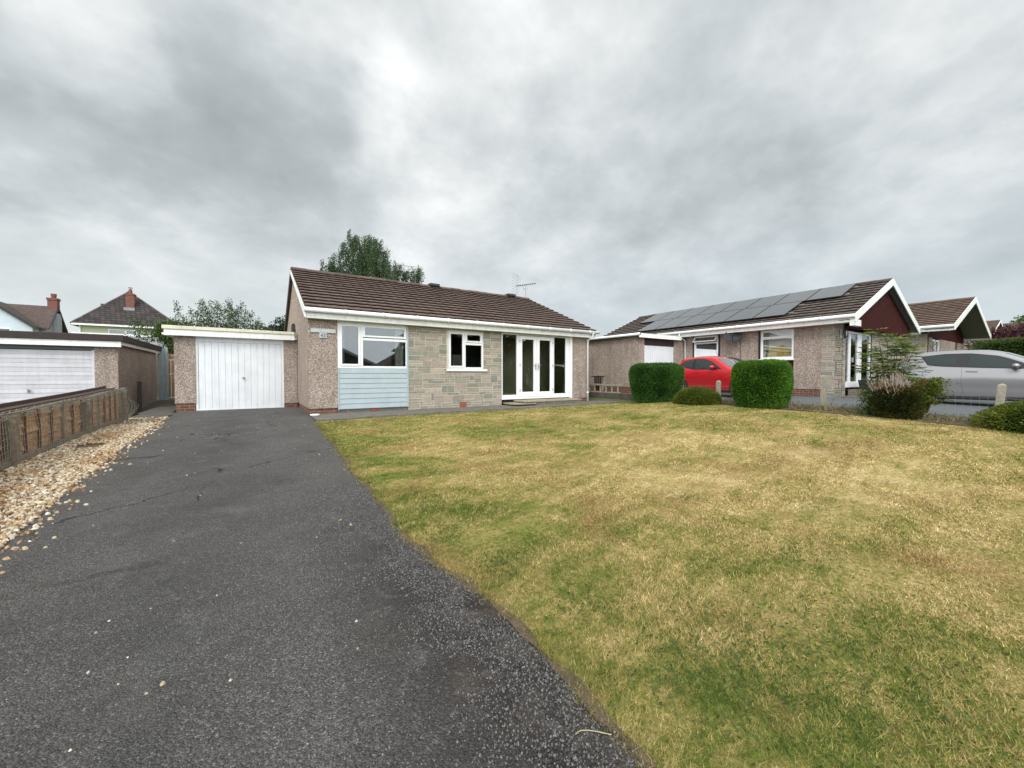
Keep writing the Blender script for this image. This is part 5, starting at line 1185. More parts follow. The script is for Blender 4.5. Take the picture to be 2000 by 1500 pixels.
silver_spec = dict(L=3.95, W=1.70, tx=[0, .10, .45, 1.0, 1.85, 2.35, 2.9, 3.40, 3.62, 3.85, 3.95], tz=[.55, .78, .92, 1.05, 1.44, 1.505, 1.51, 1.44, 1.30, .98, .6], belt=(.84, 1.04),
    surround=[('window_trim', [(1.05, .975), (1.25, 1.05), (1.80, 1.33), (2.3, 1.425), (2.8, 1.43), (3.28, 1.37), (3.15, 1.12), (2.9, 1.075), (2.2, 1.03)])],
    glass=[('front_window', [(1.46, 1.00), (1.60, 1.14), (1.85, 1.30), (2.2, 1.395), (2.36, 1.405), (2.40, 1.06)]), ('quarter_window', [(1.15, .985), (1.50, 1.16), (1.38, .995)]), ('rear_side_window', [(2.58, 1.08), (2.60, 1.405), (2.85, 1.405), (3.22, 1.35), (3.12, 1.14), (2.9, 1.10)])],
    seams=[[(1.30, .95), (1.28, .6), (1.36, .28), (2.42, .27), (2.46, .6), (2.46, 1.04)], [(2.46, .27), (2.95, .29), (3.10, .62), (3.20, .85), (3.18, 1.05)]], handles=[[(2.18, .93), (2.38, .94)], [(3.0, .97), (3.16, .98)]],
    ws=(1.02, 1.75), rw=(3.45, 3.66), wheels=(.72, 3.22), mirror=(1.55, 1.06), tail=[(3.80, .82), (3.93, .84), (3.85, .98), (3.74, 1.0)], head=[(.1, .66), (.45, .78), (.65, .88), (.2, .80)], ant=3.1)
scar = make_car('car', 'silver grey five door hatchback cut off by the right edge of the photo', 'silver_paint', silver_spec)
def place_car(c, tail_near, th, L, W):
    """tail_near: world XY of the near-side (-X side) tail corner; th: degrees the nose turns towards -X"""
    a = R(th); nose = Vector((-math.sin(a), -math.cos(a), 0)); side = Vector((math.cos(a), -math.sin(a), 0))   # side: towards +X
    tail = Vector((*tail_near, 0))+side*W/2; org = tail+nose*L
    c.location = (org.x, org.y, g(org.x*.5+tail.x*.5, org.y*.5+tail.y*.5)); back = -nose
    c.rotation_euler = (0, 0, math.atan2(back.y, back.x))
place_car(rc, (13.8, 9.78), 14, 3.9, 1.6); rc.scale = (.975, .95, 1)
place_car(scar, (16.0, 3.82), 0, 3.95, 1.7)

# ------------------------------------------------------------------ VEGETATION
def leaves(C, U, size, aspect=.5, jit=.9, asp_up=0.):
    """C centres (N,3); U preferred direction (N,3); returns quads"""
    N_ = len(C); d = U+rng.normal(0, jit, (N_, 3)); d[:, 2] += asp_up; d /= np.linalg.norm(d, axis=1)[:, None]+1e-9
    r_ = rng.normal(0, 1, (N_, 3)); s = np.cross(d, r_); s /= np.linalg.norm(s, axis=1)[:, None]+1e-9
    L = (size*rng.uniform(.6, 1.4, N_))[:, None]; Wd2 = L*aspect/2
    V = np.stack([C, C+d*L*.5+s*Wd2, C+d*L, C+d*L*.5-s*Wd2], 1).reshape(-1, 3); return V
def val3(P, s, seed=0):
    return np.array([mnoise.noise(Vector((p[0]*s+seed, p[1]*s, p[2]*s))) for p in P])
def hedge_block(name, ctr, dims, label, cat, n, matn, leaf, power=4.5, taper=0., group=None, rot=0, dark=.0, core=.90, sink=0.):
    cx, cy = ctr; z0 = g(cx, cy)-.02-sink; H = thing(name, (cx, cy, z0), label, cat, group); sx, sy, sz = dims
    def surf(th, ph, k=1.):
        e = 2/power; f = lambda w: np.sign(w)*np.abs(w)**e
        x = f(np.cos(ph))*f(np.cos(th)); y = f(np.cos(ph))*f(np.sin(th)); z = f(np.sin(ph)); return x, y, z
    def place(x, y, z, k):
        zz = (z+1)/2; tp = 1-taper*(1-zz)**2
        X = x*sx*k*tp; Y = y*sy*k*tp; c, s = math.cos(rot), math.sin(rot)
        return np.stack([cx+X*c-Y*s, cy+X*s+Y*c, z0+zz*sz*(k if k < 1 else 1)+(1-k)*sz*.3], -1)
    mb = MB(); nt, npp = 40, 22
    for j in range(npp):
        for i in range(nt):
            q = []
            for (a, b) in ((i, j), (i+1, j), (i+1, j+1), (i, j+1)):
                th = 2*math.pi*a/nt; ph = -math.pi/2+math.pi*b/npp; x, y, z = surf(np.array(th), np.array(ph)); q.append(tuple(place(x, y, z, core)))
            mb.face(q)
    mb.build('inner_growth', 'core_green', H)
    q_ = rng.uniform(-1, 1, (n*2, 3)); fa = rng.choice(3, n*2, p=np.array([sy*sz/2, sx*sz/2, sx*sy*.6])/(sy*sz/2+sx*sz/2+sx*sy*.6)); q_[np.arange(n*2), fa] = rng.choice([-1, 1], n*2)
    q_ /= (np.abs(q_)**power).sum(1)[:, None]**(1/power); x, y, z = q_.T
    # area correction: sample uniformly by rejecting clustered corners
    k = rng.uniform(.90, 1.0, n*2); P = place(x, y, z, 1.); c0 = np.array([cx, cy, z0+sz*.5]); P = c0+(P-c0)*k[:, None]
    bump = val3(P, 3.2, 5); P = c0+(P-c0)*(1+.05*bump+.05*(rng.uniform(0, 1, n*2) > .985)*rng.uniform(.3, 1, n*2))[:, None]
    keep = rng.permutation(len(P))[:n]; P = P[keep]; k = k[keep]; bump = bump[keep]
    U = (P-c0)/np.array([sx, sy, sz/2]); U = np.sign(U)*np.abs(U)**3; U /= np.linalg.norm(U, axis=1)[:, None]+1e-9
    V = leaves(P, U*1.3, leaf, .32, .55, .25)
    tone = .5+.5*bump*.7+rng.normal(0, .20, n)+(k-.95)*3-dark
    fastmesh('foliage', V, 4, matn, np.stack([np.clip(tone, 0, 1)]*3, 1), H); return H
hedge_block('clipped_hedge', (11.05, 8.3), (.58, .80, 1.31), 'smaller dark green clipped square hedge left of the red car', 'hedge', 42000, 'leaf_hedge_dark', .045, 5.5, .25, rot=.25)
hedge_block('clipped_hedge', (10.75, 4.93), (.55, .62, 1.19), 'larger bright green clipped square hedge right of the red car', 'hedge', 52000, 'leaf_hedge', .045, 4.5, .12, rot=.25)
hedge_block('low_conifer', (10.55, 6.55), (.60, .60, .98), 'low rounded olive green conifer mound between the two clipped hedges', 'shrub', 24000, 'leaf_mound', .04, 2.3, 0, sink=.50)
hedge_block('low_conifer', (11.0, .22), (.98, 1.25, 1.0), 'low olive green conifer mound at the right edge of the lawn', 'shrub', 38000, 'leaf_mound', .04, 2.4, 0, sink=.46)
# dark bush with dead twigs
bx, by_ = 10.95, 2.42
H = hedge_block('untrimmed_bush', (bx, by_), (.42, .40, .66), 'dark bush topped with dead grey twigs below the sapling', 'shrub', 22000, 'leaf_bush', .045, 3.0, .1)
ORG = Vector((bx, by_, g(bx, by_)-.02)); mb = MB(); z0 = g(bx, by_)
for i in range(520):
    a = random.uniform(0, 2*math.pi); r_ = random.uniform(0, .5)**.8; x = bx+.55*r_*math.cos(a); y = by_+.55*r_*math.sin(a)+.06
    h = random.uniform(.55, .98)*(1-.35*r_); lean = .22; x2 = x+(x-bx)*lean+random.uniform(-.07, .07); y2 = y+(y-by_)*lean+random.uniform(-.07, .07)
    mb.tube([(x, y, z0+.35), ((x+x2)/2+random.uniform(-.02, .02), (y+y2)/2, z0+(.35+h)/2+.03), (x2, y2, z0+h)], [.0065, .005, .003], 3, cap=False)
    for q in range(2):
        t_ = random.uniform(.5, .9); px_, py_, pz_ = x+(x2-x)*t_, y+(y2-y)*t_, z0+.35+(h-.35)*t_; mb.tube([(px_, py_, pz_), (px_+random.uniform(-.08, .08), py_+random.uniform(-.08, .08), pz_+random.uniform(.03, .12))], [.0035, .002], 3, cap=False)
mb.build('dead_twigs', 'twig_grey', H)
n = 3500; a = rng.uniform(0, 2*math.pi, n); r_ = rng.uniform(.3, 1, n)**.5*.40; P = np.stack([bx+r_*np.cos(a)*1.15-.02, by_+r_*np.sin(a)*1.1, z0+rng.uniform(.35, .78, n)], 1); P = P[val3(P, 5, 2) > .12]
fastmesh('rusty_foliage', leaves(P, np.tile([0, 0, 1.], (len(P), 1)), .045, .35), 4, 'leaf_rust', np.stack([np.clip(rng.normal(.5, .3, len(P)), 0, 1)]*3, 1), H)
n = 5200; P = np.stack([rng.normal(bx-.02, .10, n), rng.normal(by_-.36, .13, n), z0+rng.uniform(.3, .80, n)], 1); P = P[val3(P, 5, 9) > -.05]
fastmesh('side_foliage', leaves(P, np.tile([0, -.6, .6], (len(P), 1)), .05, .35), 4, 'leaf_mound', np.stack([np.clip(rng.normal(.5, .28, len(P)), 0, 1)]*3, 1), H)
n = 2600; P = np.stack([rng.normal(bx, .12, n), rng.normal(by_+.42, .10, n), z0+rng.uniform(.0, .55, n)], 1)
fastmesh('side_foliage', leaves(P, np.tile([0, .3, .6], (len(P), 1)), .045, .4), 4, 'leaf_mid', np.stack([np.clip(rng.normal(.45, .28, len(P)), 0, 1)]*3, 1), H)
# rowan sapling
sx_, sy_ = 11.12, 2.62; z0 = g(sx_, sy_); H = thing('sapling', (sx_, sy_, z0), 'slender young tree with feathery leaves in front of the maroon gable', 'tree')
mb = MB(); V = []; Cc = []
for i in range(17):
    a = random.uniform(0, 2*math.pi); sp_ = random.uniform(.08, .58); h = random.uniform(1.05, 2.0)*(1-.15*sp_)
    tip = Vector((sx_+sp_*math.cos(a)*.8, sy_+sp_*math.sin(a)*1.05, z0+h)); mid = Vector((sx_, sy_, z0)).lerp(tip, .5)+Vector((0, 0, .12)); base = Vector((sx_+random.uniform(-.1, .1), sy_+random.uniform(-.1, .1), z0))
    path = [base, base.lerp(mid, .5), mid, mid.lerp(tip, .5)+Vector((0, 0, .05)), tip]; mb.tube(path, [.011, .009, .007, .005, .002], 4)
    for k in range(20):
        t_ = random.uniform(.32, 1.0); s_ = t_*4; i0 = min(3, int(s_)); p = path[i0].lerp(path[i0+1], s_-i0)
        b = random.uniform(0, 2*math.pi); dr = Vector((math.cos(b), math.sin(b), random.uniform(-.05, .30))).normalized(); ln = random.uniform(.14, .26); q = p+dr*ln+Vector((0, 0, -.02))
        mb.tube([p, q], [.0025, .001], 3, cap=False); up = Vector((0, 0, 1)); sd_ = dr.cross(up).normalized()
        tone = random.uniform(.2, .8)+(.25 if t_ > .85 else 0)
        if random.random() < .03: tone = 1.0
        for m_ in range(6):
            c_ = p.lerp(q, .25+.75*m_/5)
            for s2s in (-1, 1):
                d_ = (sd_*s2s+dr*.5+up*random.uniform(-.25, .15)).normalized(); l_ = .085*random.uniform(.8, 1.2); w_ = (dr*.6+up*random.uniform(-1, 1)).normalized()*.012
                V += [c_, c_+d_*l_*.5+w_, c_+d_*l_, c_+d_*l_*.5-w_]; Cc.append(min(.98, tone+random.uniform(-.12, .12)))
mb.build('stem', 'bark', H); fastmesh('foliage', np.array([tuple(v) for v in V]), 4, 'leaf_rowan', np.stack([np.clip(Cc, 0, 1)]*3, 1), H)

def tree(name, loc, label, cat, clumps, n, matn, leaf, trunk_h, trunk_r=.15, droop=0., aspect=.5, limbs=True, dens_edge=.6, jit=.9):
    """clumps: (dx,dy,z,rx,ry,rz)"""
    x, y = loc; z0 = g(x, y); H = thing(name, (x, y, z0), label, cat)
    tot = sum(c[3]*c[4]*c[5] for c in clumps)**1.0; PP = []; UU = []; TT = []
    mb = MB(); mb.tube([(x, y, z0-.1), (x+.05, y, z0+trunk_h*.5), (x, y+.05, z0+trunk_h)], [trunk_r*1.3, trunk_r, trunk_r*.5], 8)
    for c in clumps:
        k = max(30, int(n*c[3]*c[4]*c[5]/tot)); ctr = np.array([x+c[0], y+c[1], c[2]])
        d = rng.normal(0, 1, (k, 3)); d /= np.linalg.norm(d, axis=1)[:, None]; rr = rng.uniform(.15, 1, k)**dens_edge
        P = ctr+d*rr[:, None]*np.array(c[3:6]); nz = val3(P, 1.1/max(.5, c[3]*.5), 3); keep = nz+rng.normal(0, .14, k) > -.16-.1*(1-rr)
        P = P[keep]; d = d[keep]; nz = nz[keep]
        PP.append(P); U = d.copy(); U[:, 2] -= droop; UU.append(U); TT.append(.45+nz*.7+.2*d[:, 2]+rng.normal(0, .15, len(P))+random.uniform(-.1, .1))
        if limbs: mb.tube([(x, y, z0+trunk_h*.55), (x+c[0]*.5, y+c[1]*.5, (z0+trunk_h*.6+c[2])/2), tuple(ctr)], [trunk_r*.5, trunk_r*.3, trunk_r*.1], 5)
    mb.build('trunk', 'bark', H); P = np.concatenate(PP); U = np.concatenate(UU); T_ = np.concatenate(TT)
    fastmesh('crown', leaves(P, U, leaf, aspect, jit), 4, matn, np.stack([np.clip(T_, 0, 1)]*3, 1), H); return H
# weeping birch behind the roof
H = thing('birch_tree', (6.75, 30, 0), 'tall drooping birch tree rising behind the bungalow roof', 'tree')
mb = MB(); mb.tube([(6.75, 30, -.1), (6.6, 30, 4), (6.5, 30.1, 8), (6.3, 30, 11.0)], [.22, .17, .09, .02], 8); mb.tube([(6.7, 30, 3), (7.2, 30, 6), (7.7, 30.2, 10.2)], [.12, .08, .02], 6)
V = []; Cc = []; PP = []; UU = []; TT = []
for i in range(400):
    # branch end, then hanging strands of leaves
    a = random.uniform(0, 2*math.pi); zt = random.uniform(6.5, 11.1); env = float(np.interp(zt, [6.5, 8.3, 9.1, 9.8, 10.5, 11.2], [2.8, 2.35, 2.15, 1.95, 1.5, .6])); r_ = env*random.uniform(.1, 1)**.55
    p = np.array([6.72+r_*math.cos(a)*1.02+.1*(zt < 8), 30+r_*math.sin(a), zt]); Ls = random.uniform(.6, 1.7)*(1 if zt < 10 else .5)
    k = int(Ls*95); s = rng.uniform(0, 1, k); drift = np.array([math.cos(a)*.25, math.sin(a)*.25, 0]); Q = p+drift*s[:, None]*np.sin(s*1.5)[:, None]-np.array([0, 0, 1])*(s*Ls)[:, None]+rng.normal(0, .085, (k, 3))
    PP.append(Q); TT.append(random.gauss(.45, .16)+.15*(1-s)+rng.normal(0, .12, k))
    if i % 3 == 0: mb.tube([(6.6, 30, max(3, zt-1.6)), ((6.6+p[0])/2, (30+p[1])/2, zt-.3), tuple(p)], [.04, .025, .006], 4, cap=False)
for (dx, zt, rad) in ((-.95, 11.2, .16), (-.5, 10.9, .2), (.1, 10.8, .2), (1.25, 10.9, .2), (.95, 10.6, .22), (-1.35, 10.3, .25), (1.65, 10.2, .2), (.45, 10.3, .25)):   # upright tips
    k = 330; s = rng.uniform(0, 1, k); Q = np.stack([6.62+dx+rng.normal(0, 1, k)*rad*(1.15-s), 30+rng.normal(0, .2, k), zt-1.1+s*1.2], 1); PP.append(Q); TT.append(rng.normal(.6, .15, k)); mb.tube([(6.62+dx*.8, 30, zt-1.5), (6.62+dx, 30, zt+.05)], [.02, .006], 4)
for (dx, zt, rx) in ((-2.35, 8.9, .5), (3.1, 9.25, .6), (3.9, 9.0, .35), (2.5, 9.5, .5), (-1.9, 9.0, .5), (4.15, 9.45, .2), (2.9, 8.9, .6), (3.5, 8.9, .4), (2.4, 9.0, .6), (-2.4, 8.5, .5)):  # side sprays
    for q in range(9):
        p = np.array([6.62+dx+random.uniform(-1, 1)*rx, 30+random.uniform(-.6, .6), zt+random.uniform(-.35, .15)]); Ls = random.uniform(.5, 1.3); k = int(Ls*90); s = rng.uniform(0, 1, k); Q = p-np.array([0, 0, 1])*(s*Ls)[:, None]+rng.normal(0, .07, (k, 3)); PP.append(Q); TT.append(rng.normal(.5, .15, k))
    mb.tube([(6.62, 30, zt-1.6), (6.62+dx*.6, 30, zt-.1), (6.62+dx, 30, zt)], [.05, .03, .01], 4, cap=False)
mb.build('trunk', 'bark', H); P = np.concatenate(PP); fastmesh('crown', leaves(P, np.tile([0, 0, -1.2], (len(P), 1)), .12, .36, .7), 4, 'leaf_birch', np.stack([np.clip(np.concatenate(TT), 0, 1)]*3, 1), H)

# upright shrub behind the garage
H = thing('tall_shrub', (-1.5, 24, 0), 'tall loose shrub with upright leafy shoots behind the attached garage roof', 'shrub')
mb = MB(); PP = []; TT = []; ZB = 2.0
tips = [(345, 590), (372, 604), (390, 592), (395, 586), (412, 588), (425, 590), (437, 602), (444, 583), (452, 597), (462, 604), (473, 590), (480, 606), (492, 610), (505, 622), (358, 618), (402, 600), (418, 602), (430, 596), (450, 590), (466, 598), (486, 616), (338, 628), (330, 632), (512, 630), (384, 610), (456, 606), (408, 612), (500, 628)]
def pix_on_y(px, py, Y):
    d = np.array(pixdir(px, py)); return np.array([0, 0, CAMH])+d*(Y/d[1])
for (px_, py_) in tips:
    yy = 24+random.uniform(-.9, .9); q = pix_on_y(px_, py_, yy); base = np.array([q[0]*.75-.4, 24+random.uniform(-.5, .5), .2]); k = 400
    path = [Vector(base), Vector(base).lerp(Vector(q), .5)+Vector((0, 0, .3)), Vector(q)]; mb.tube(path, [.03, .018, .004], 4)
    s = rng.uniform(.30, 1, k)**.9; A0 = np.array(path[1]); Q = np.where(s[:, None] < .5, base+(A0-base)*(s[:, None]*2), A0+(q-A0)*((s[:, None]-.5)*2)); Q = Q+rng.normal(0, 1, (k, 3))*(.05+.24*(1-s))[:, None]; PP.append(Q); TT.append(rng.normal(.5, .2, k))
n = 15000; Q = np.stack([rng.uniform(-4.6, .8, n), rng.normal(24, .7, n), rng.uniform(1.2, 3.55, n)], 1); nz = val3(Q, 1.2, 7); Q = Q[(nz > -.12) & (Q[:, 2] < 3.5+nz*.9)]; PP.append(Q); TT.append(rng.normal(.3, .2, len(Q)))
mb.build('stem', 'bark', H); P = np.concatenate(PP); fastmesh('foliage', leaves(P, np.tile([0, 0, .5], (len(P), 1)), .085, .5, .9), 4, 'leaf_shrub', np.stack([np.clip(np.concatenate(TT), 0, 1)]*3, 1), H)
tree('leafy_tree', (-3.35, 24.6), 'mid green leafy tree filling the end of the side passage', 'tree', [(.25, 0, 1.9, .5, .6, 1.5), (-.15, 0, 2.9, .55, .5, .5), (.1, 0, 3.25, .7, .5, .32), (.9, .2, 3.1, .5, .5, .32)], 8000, 'leaf_mid', .12, 2.2, .1)
tree('round_tree', (3.35, 52), 'dark round tree seen between the garage roof and the bungalow gable', 'tree', [(0, 0, 5.6, 2.4, 2, 2.2), (-1.8, 0, 4.8, 1.6, 1.5, 1.6), (1.6, 0, 5.0, 1.5, 1.5, 1.8)], 16000, 'leaf_dark', .22, 4, .25)
tree('distant_tree', (33, 62), 'distant green tree in the gap between the two bungalow roofs', 'tree', [(0, 0, 6.8, 4.2, 3, 2.2), (3.8, 0, 6.2, 3, 3, 1.8), (-3.5, 0, 6.2, 3, 3, 1.8)], 12000, 'leaf_mid', .35, 4, .3)
tree('purple_tree', (43.5, 3.3), 'dark purple leaved tree behind the hedge at the right edge', 'tree', [(0, 0, 3.3, 3.0, 2.4, 1.15), (-1.5, 1.2, 3.1, 1.8, 1.6, 1.1), (1.5, -2.6, 3.0, 2.2, 2.2, 1.1), (0, -4.6, 2.8, 2, 2, 1.0)], 22000, 'leaf_red', .17, 2, .15)
tree('distant_tree', (104, 7), 'far tree on the skyline above the roofs at the right edge', 'tree', [(0, 0, 9.4, 3, 3, 1.6), (3, -5, 9.2, 3, 4, 1.5), (0, -2, 7.5, 4, 4, 2)], 5000, 'leaf_mid', .5, 4, .3)
hedge_block('garden_hedge', (36.3, 0.0), (.7, 4.9, 2.15), 'long mid green garden hedge behind the silver car', 'hedge', 34000, 'leaf_mid', .11, 8, 0)
H = tree('laurel_bush', (34.6, 1.2), 'loose light green bush growing in front of the long garden hedge', 'shrub', [(0, 0, 2.6, .8, .9, .75), (0, -1.6, 2.9, .8, 1.1, .6)], 6000, 'leaf_rowan', .14, 1.5, .05)
# trees and a house across the road, behind the camera, seen in the window glass
for k, (x_, y_, h_) in enumerate([(16, -17, 4.5), (21.5, -18, 5.5), (27, -17, 5), (33, -15, 5.5), (38, -10, 5)]):
    tree('street_tree', (x_, y_), ['rounded dark tree across the road behind the camera, nearest the pale bungalow', 'second dark tree of the row across the road behind the camera', 'middle dark tree of the row across the road behind the camera', 'fourth dark tree of the row across the road behind the camera', 'last dark tree of the row across the road behind the camera'][k], 'tree', [(0, 0, h_*.9, 3.4, 3, h_*.9), (2, 1, h_*.6, 2.5, 2, h_*.5), (-2, 0, h_*.6, 2.5, 2, h_*.5)], 5000, 'leaf_dark', .6, 3, .3)
tree('street_tree', (4.5, -34), 'large dark tree behind the pale gabled bungalow across the road', 'tree', [(0, 0, 5, 4, 3, 4.5), (-4, 0, 4, 4, 3, 3.2)], 7000, 'leaf_dark', .6, 4, .35)
H = thing('bungalow', (8, -24, -.5), 'pale gabled bungalow across the road behind the camera', 'bungalow')
MB().box((4.6, -31, -.6), (11.4, -24, 1.9)).build('wall', 'blue_render', H)
mb = MB(); mb.prism([(4.2, -23.8, 1.9), (11.8, -23.8, 1.9), (8, -23.8, 3.7)], (0, -7.6, 0)); mb.build('roof', 'far_roof', H)
mb = MB(); mb.prism([(4.1, -23.7, 1.85), (8, -23.7, 3.7), (11.9, -23.7, 1.85), (11.9, -23.7, 2.1), (8, -23.7, 3.95), (4.1, -23.7, 2.1)], (0, -.06, 0)); mb.build('bargeboard', 'fascia', H)
H = thing('bungalow', (19, -26, -.5), 'dark roofed bungalow across the road behind the camera', 'bungalow')
MB().box((12.8, -31, -.6), (26, -25, 1.9)).build('wall', 'dash', H)
mb = MB(); mb.prism([(12.4, -24.3, 1.9), (12.4, -31.6, 1.9), (16.5, -27.9, 4.8)], (14, 0, 0)); mb.build('roof', 'far_roof', H)

# ------------------------------------------------------------------ WIRE FENCE ON THE RIGHT
F_ = thing('wire_fence', (11.3, 4, .1), 'low wire netting fence with short concrete posts along the right of the lawn', 'fence')
PY = [9.0, 6.37, 3.8, 1.2, -1.4, -4.]
def ft(y): return g(11.3, y)+.50
for i, y in enumerate(PY):
    z0 = g(11.3, y); h = (.62, .62, .80, .72, .6, .6)[i]; ln = (.0, .02, -.03, .05, 0, 0)[i]; c = (11.3, y)
    mb = MB(); r_ = .052
    mb.hexa([(c[0]-r_, y-r_, z0-.1), (c[0]+r_, y-r_, z0-.1), (c[0]+r_, y+r_, z0-.1), (c[0]-r_, y+r_, z0-.1), (c[0]-r_, y-r_-ln, z0+h), (c[0]+r_, y-r_-ln, z0+h), (c[0]+r_, y+r_-ln, z0+h), (c[0]-r_, y+r_-ln, z0+h)])
    mb.hexa([(c[0]-r_, y-r_-ln, z0+h), (c[0]+r_, y-r_-ln, z0+h), (c[0]+r_, y+r_-ln, z0+h), (c[0]-r_, y+r_-ln, z0+h), (c[0]-r_*.3, y-r_*.3-ln, z0+h+.03), (c[0]+r_*.3, y-r_*.3-ln, z0+h+.03), (c[0]+r_*.3, y+r_*.3-ln, z0+h+.03), (c[0]-r_*.3, y+r_*.3-ln, z0+h+.03)])
    mb.build('post', 'concrete_post', F_, bevel=.008)
mb = MB(); yy = np.arange(-4, 9.3, .2)
for k in range(5): mb.tube([(11.27+.01*math.sin(y*3+k), y, g(11.3, y)+.06+k*.11+.012*math.sin(y*2.4+k)+(-.02 if k == 4 else 0)*math.sin(y*1.2)) for y in yy], .0022 if k < 4 else .0028, 3, cap=False)
for y in np.arange(-4, 9.2, .1): mb.tube([(11.27, y, g(11.3, y)+.04), (11.275+.01*math.sin(y*9), y+.012*math.sin(y*5), g(11.3, y)+.5)], .0016, 3, cap=False)
mb.build('wire_netting', 'wire', F_)
# weeds and dry stalks along the fence
n = 9000; Y = rng.uniform(-5, 9.2, n); X = 11.15+rng.normal(0, .22, n); hh = rng.uniform(.03, .28, n)**1.3*(.6+.8*np.clip(np.array([mnoise.noise(Vector((y*.9, 3, 1))) for y in Y])+.3, 0, 1)); P = np.stack([X, Y, gz(X, Y)+rng.uniform(0, 1, n)*hh], 1)
o = fastmesh('weeds', leaves(P, np.tile([0, 0, 1.1], (n, 1)), .07, .16, .6), 4, 'leaf_weed', np.stack([np.clip(rng.normal(.55, .3, n), 0, 1)]*3, 1)); tag(o, 'dry weeds and leaves along the foot of the wire fence', 'weeds', kind='stuff')

# ------------------------------------------------------------------ GRASS, GRAVEL, CHIPPINGS
def cam_density(n, ymin, ymax, xlo, xhi, p=2.0, dmin=1.2):
    """points on the lawn with density falling with distance from the camera"""
    out = []; tot = 0
    while tot < n:
        m_ = n*2; d = dmin*np.exp(rng.uniform(0, math.log(15/dmin), m_)) if p == 2 else (rng.uniform(dmin**(2-p), 15**(2-p), m_))**(1/(2-p))
        a = rng.uniform(R(-62), R(95), m_); X = d*np.sin(a); Y = d*np.cos(a)
        lo = np.interp(Y, RY, RX)+xlo; k = (X > lo) & (X < xhi) & (Y > ymin) & (Y < ymax); out.append(np.stack([X[k], Y[k]], 1)); tot += k.sum()
    return np.concatenate(out)[:n]
n = 620000; Q = cam_density(n, -1.5, 9.85, .0, 11.0, 1.75)
edge = Q[:, 1] > np.interp(Q[:, 0], [1, 3, 13], [9.68, 9.8, 10.03]); Q = Q[~edge]; n = len(Q)
ne = 26000; Ye = .5+9.0*rng.uniform(0, 1, ne)**1.8; Xe = np.array([xr(y) for y in Ye])+rng.normal(.035, .035, ne)+.03*np.array([mnoise.noise(Vector((y*5, 1, 1))) for y in Ye]); Q = np.concatenate([Q, np.stack([Xe, Ye], 1)]); n = len(Q)
X, Y = Q[:, 0], Q[:, 1]; isedge = np.arange(n) >= n-ne
Z = gz(X, Y)-.004; D_ = np.hypot(X, Y)
tuft = np.array([mnoise.noise(Vector((x*1.7, y*1.7, 2))) for x, y in zip(X, Y)])
hgt = (.008+.011*rng.uniform(0, 1, n)**1.5)*(1+.55*np.clip(tuft, -.6, 1))*(1+.5*(rng.uniform(0, 1, n) > .97))*(1+.45*isedge); wid = np.maximum(.0012, .00072*D_)*rng.uniform(.7, 1.3, n)
a = rng.uniform(0, 2*math.pi, n); lean = rng.uniform(.3, 2.4, n)*hgt; dx, dy = np.cos(a), np.sin(a)
b0 = np.stack([X-dy*wid, Y+dx*wid, Z], 1); b1 = np.stack([X+dy*wid, Y-dx*wid, Z], 1); tip = np.stack([X+dx*lean, Y+dy*lean, Z+hgt], 1)
C = np.stack([np.clip(rng.normal(.5, .22, n), 0, 1), rng.uniform(0, 1, n), rng.uniform(0, 1, n)], 1)
o = fastmesh('grass', np.stack([b0, b1, tip], 1).reshape(-1, 3), 3, 'grass_blade', C); tag(o, 'short dry mown grass blades of the front lawn', 'grass', kind='stuff')
# coarse broad-leaved weeds in the nearest corner of the lawn
PP = []; TT = []
for (cx_, cy_, k, r_) in [(1.75, .85, 700, .22), (2.1, .7, 700, .3), (2.5, .55, 500, .3), (1.5, 1.0, 300, .12), (2.3, 2.1, 120, .1), (3.2, 1.2, 160, .14), (1.35, 2.2, 220, .10), (1.3, 3.4, 200, .12), (3.6, 2.3, 90, .1), (1.5, 1.6, 200, .1), (4.4, 1.5, 90, .12), (1.2, 2.75, 160, .09)]:
    Xc = rng.normal(cx_, r_, k); Yc = rng.normal(cy_, r_, k); PP.append(np.stack([Xc, Yc, gz(Xc, Yc)+rng.uniform(0, .02, k)], 1)); TT.append(rng.uniform(.1, .8, k))
P = np.concatenate(PP); kk = P[:, 0] > np.interp(P[:, 1], RY, RX)+.05; P = P[kk]
o = fastmesh('clover_patch', leaves(P, np.tile([0, 0, .5], (len(P), 1)), .019, .42, .8), 4, 'leaf_rowan', np.stack([np.concatenate(TT)[kk]*.6]*3, 1)); tag(o, 'darker green broad leaved weeds in the near lawn', 'weeds', kind='stuff')

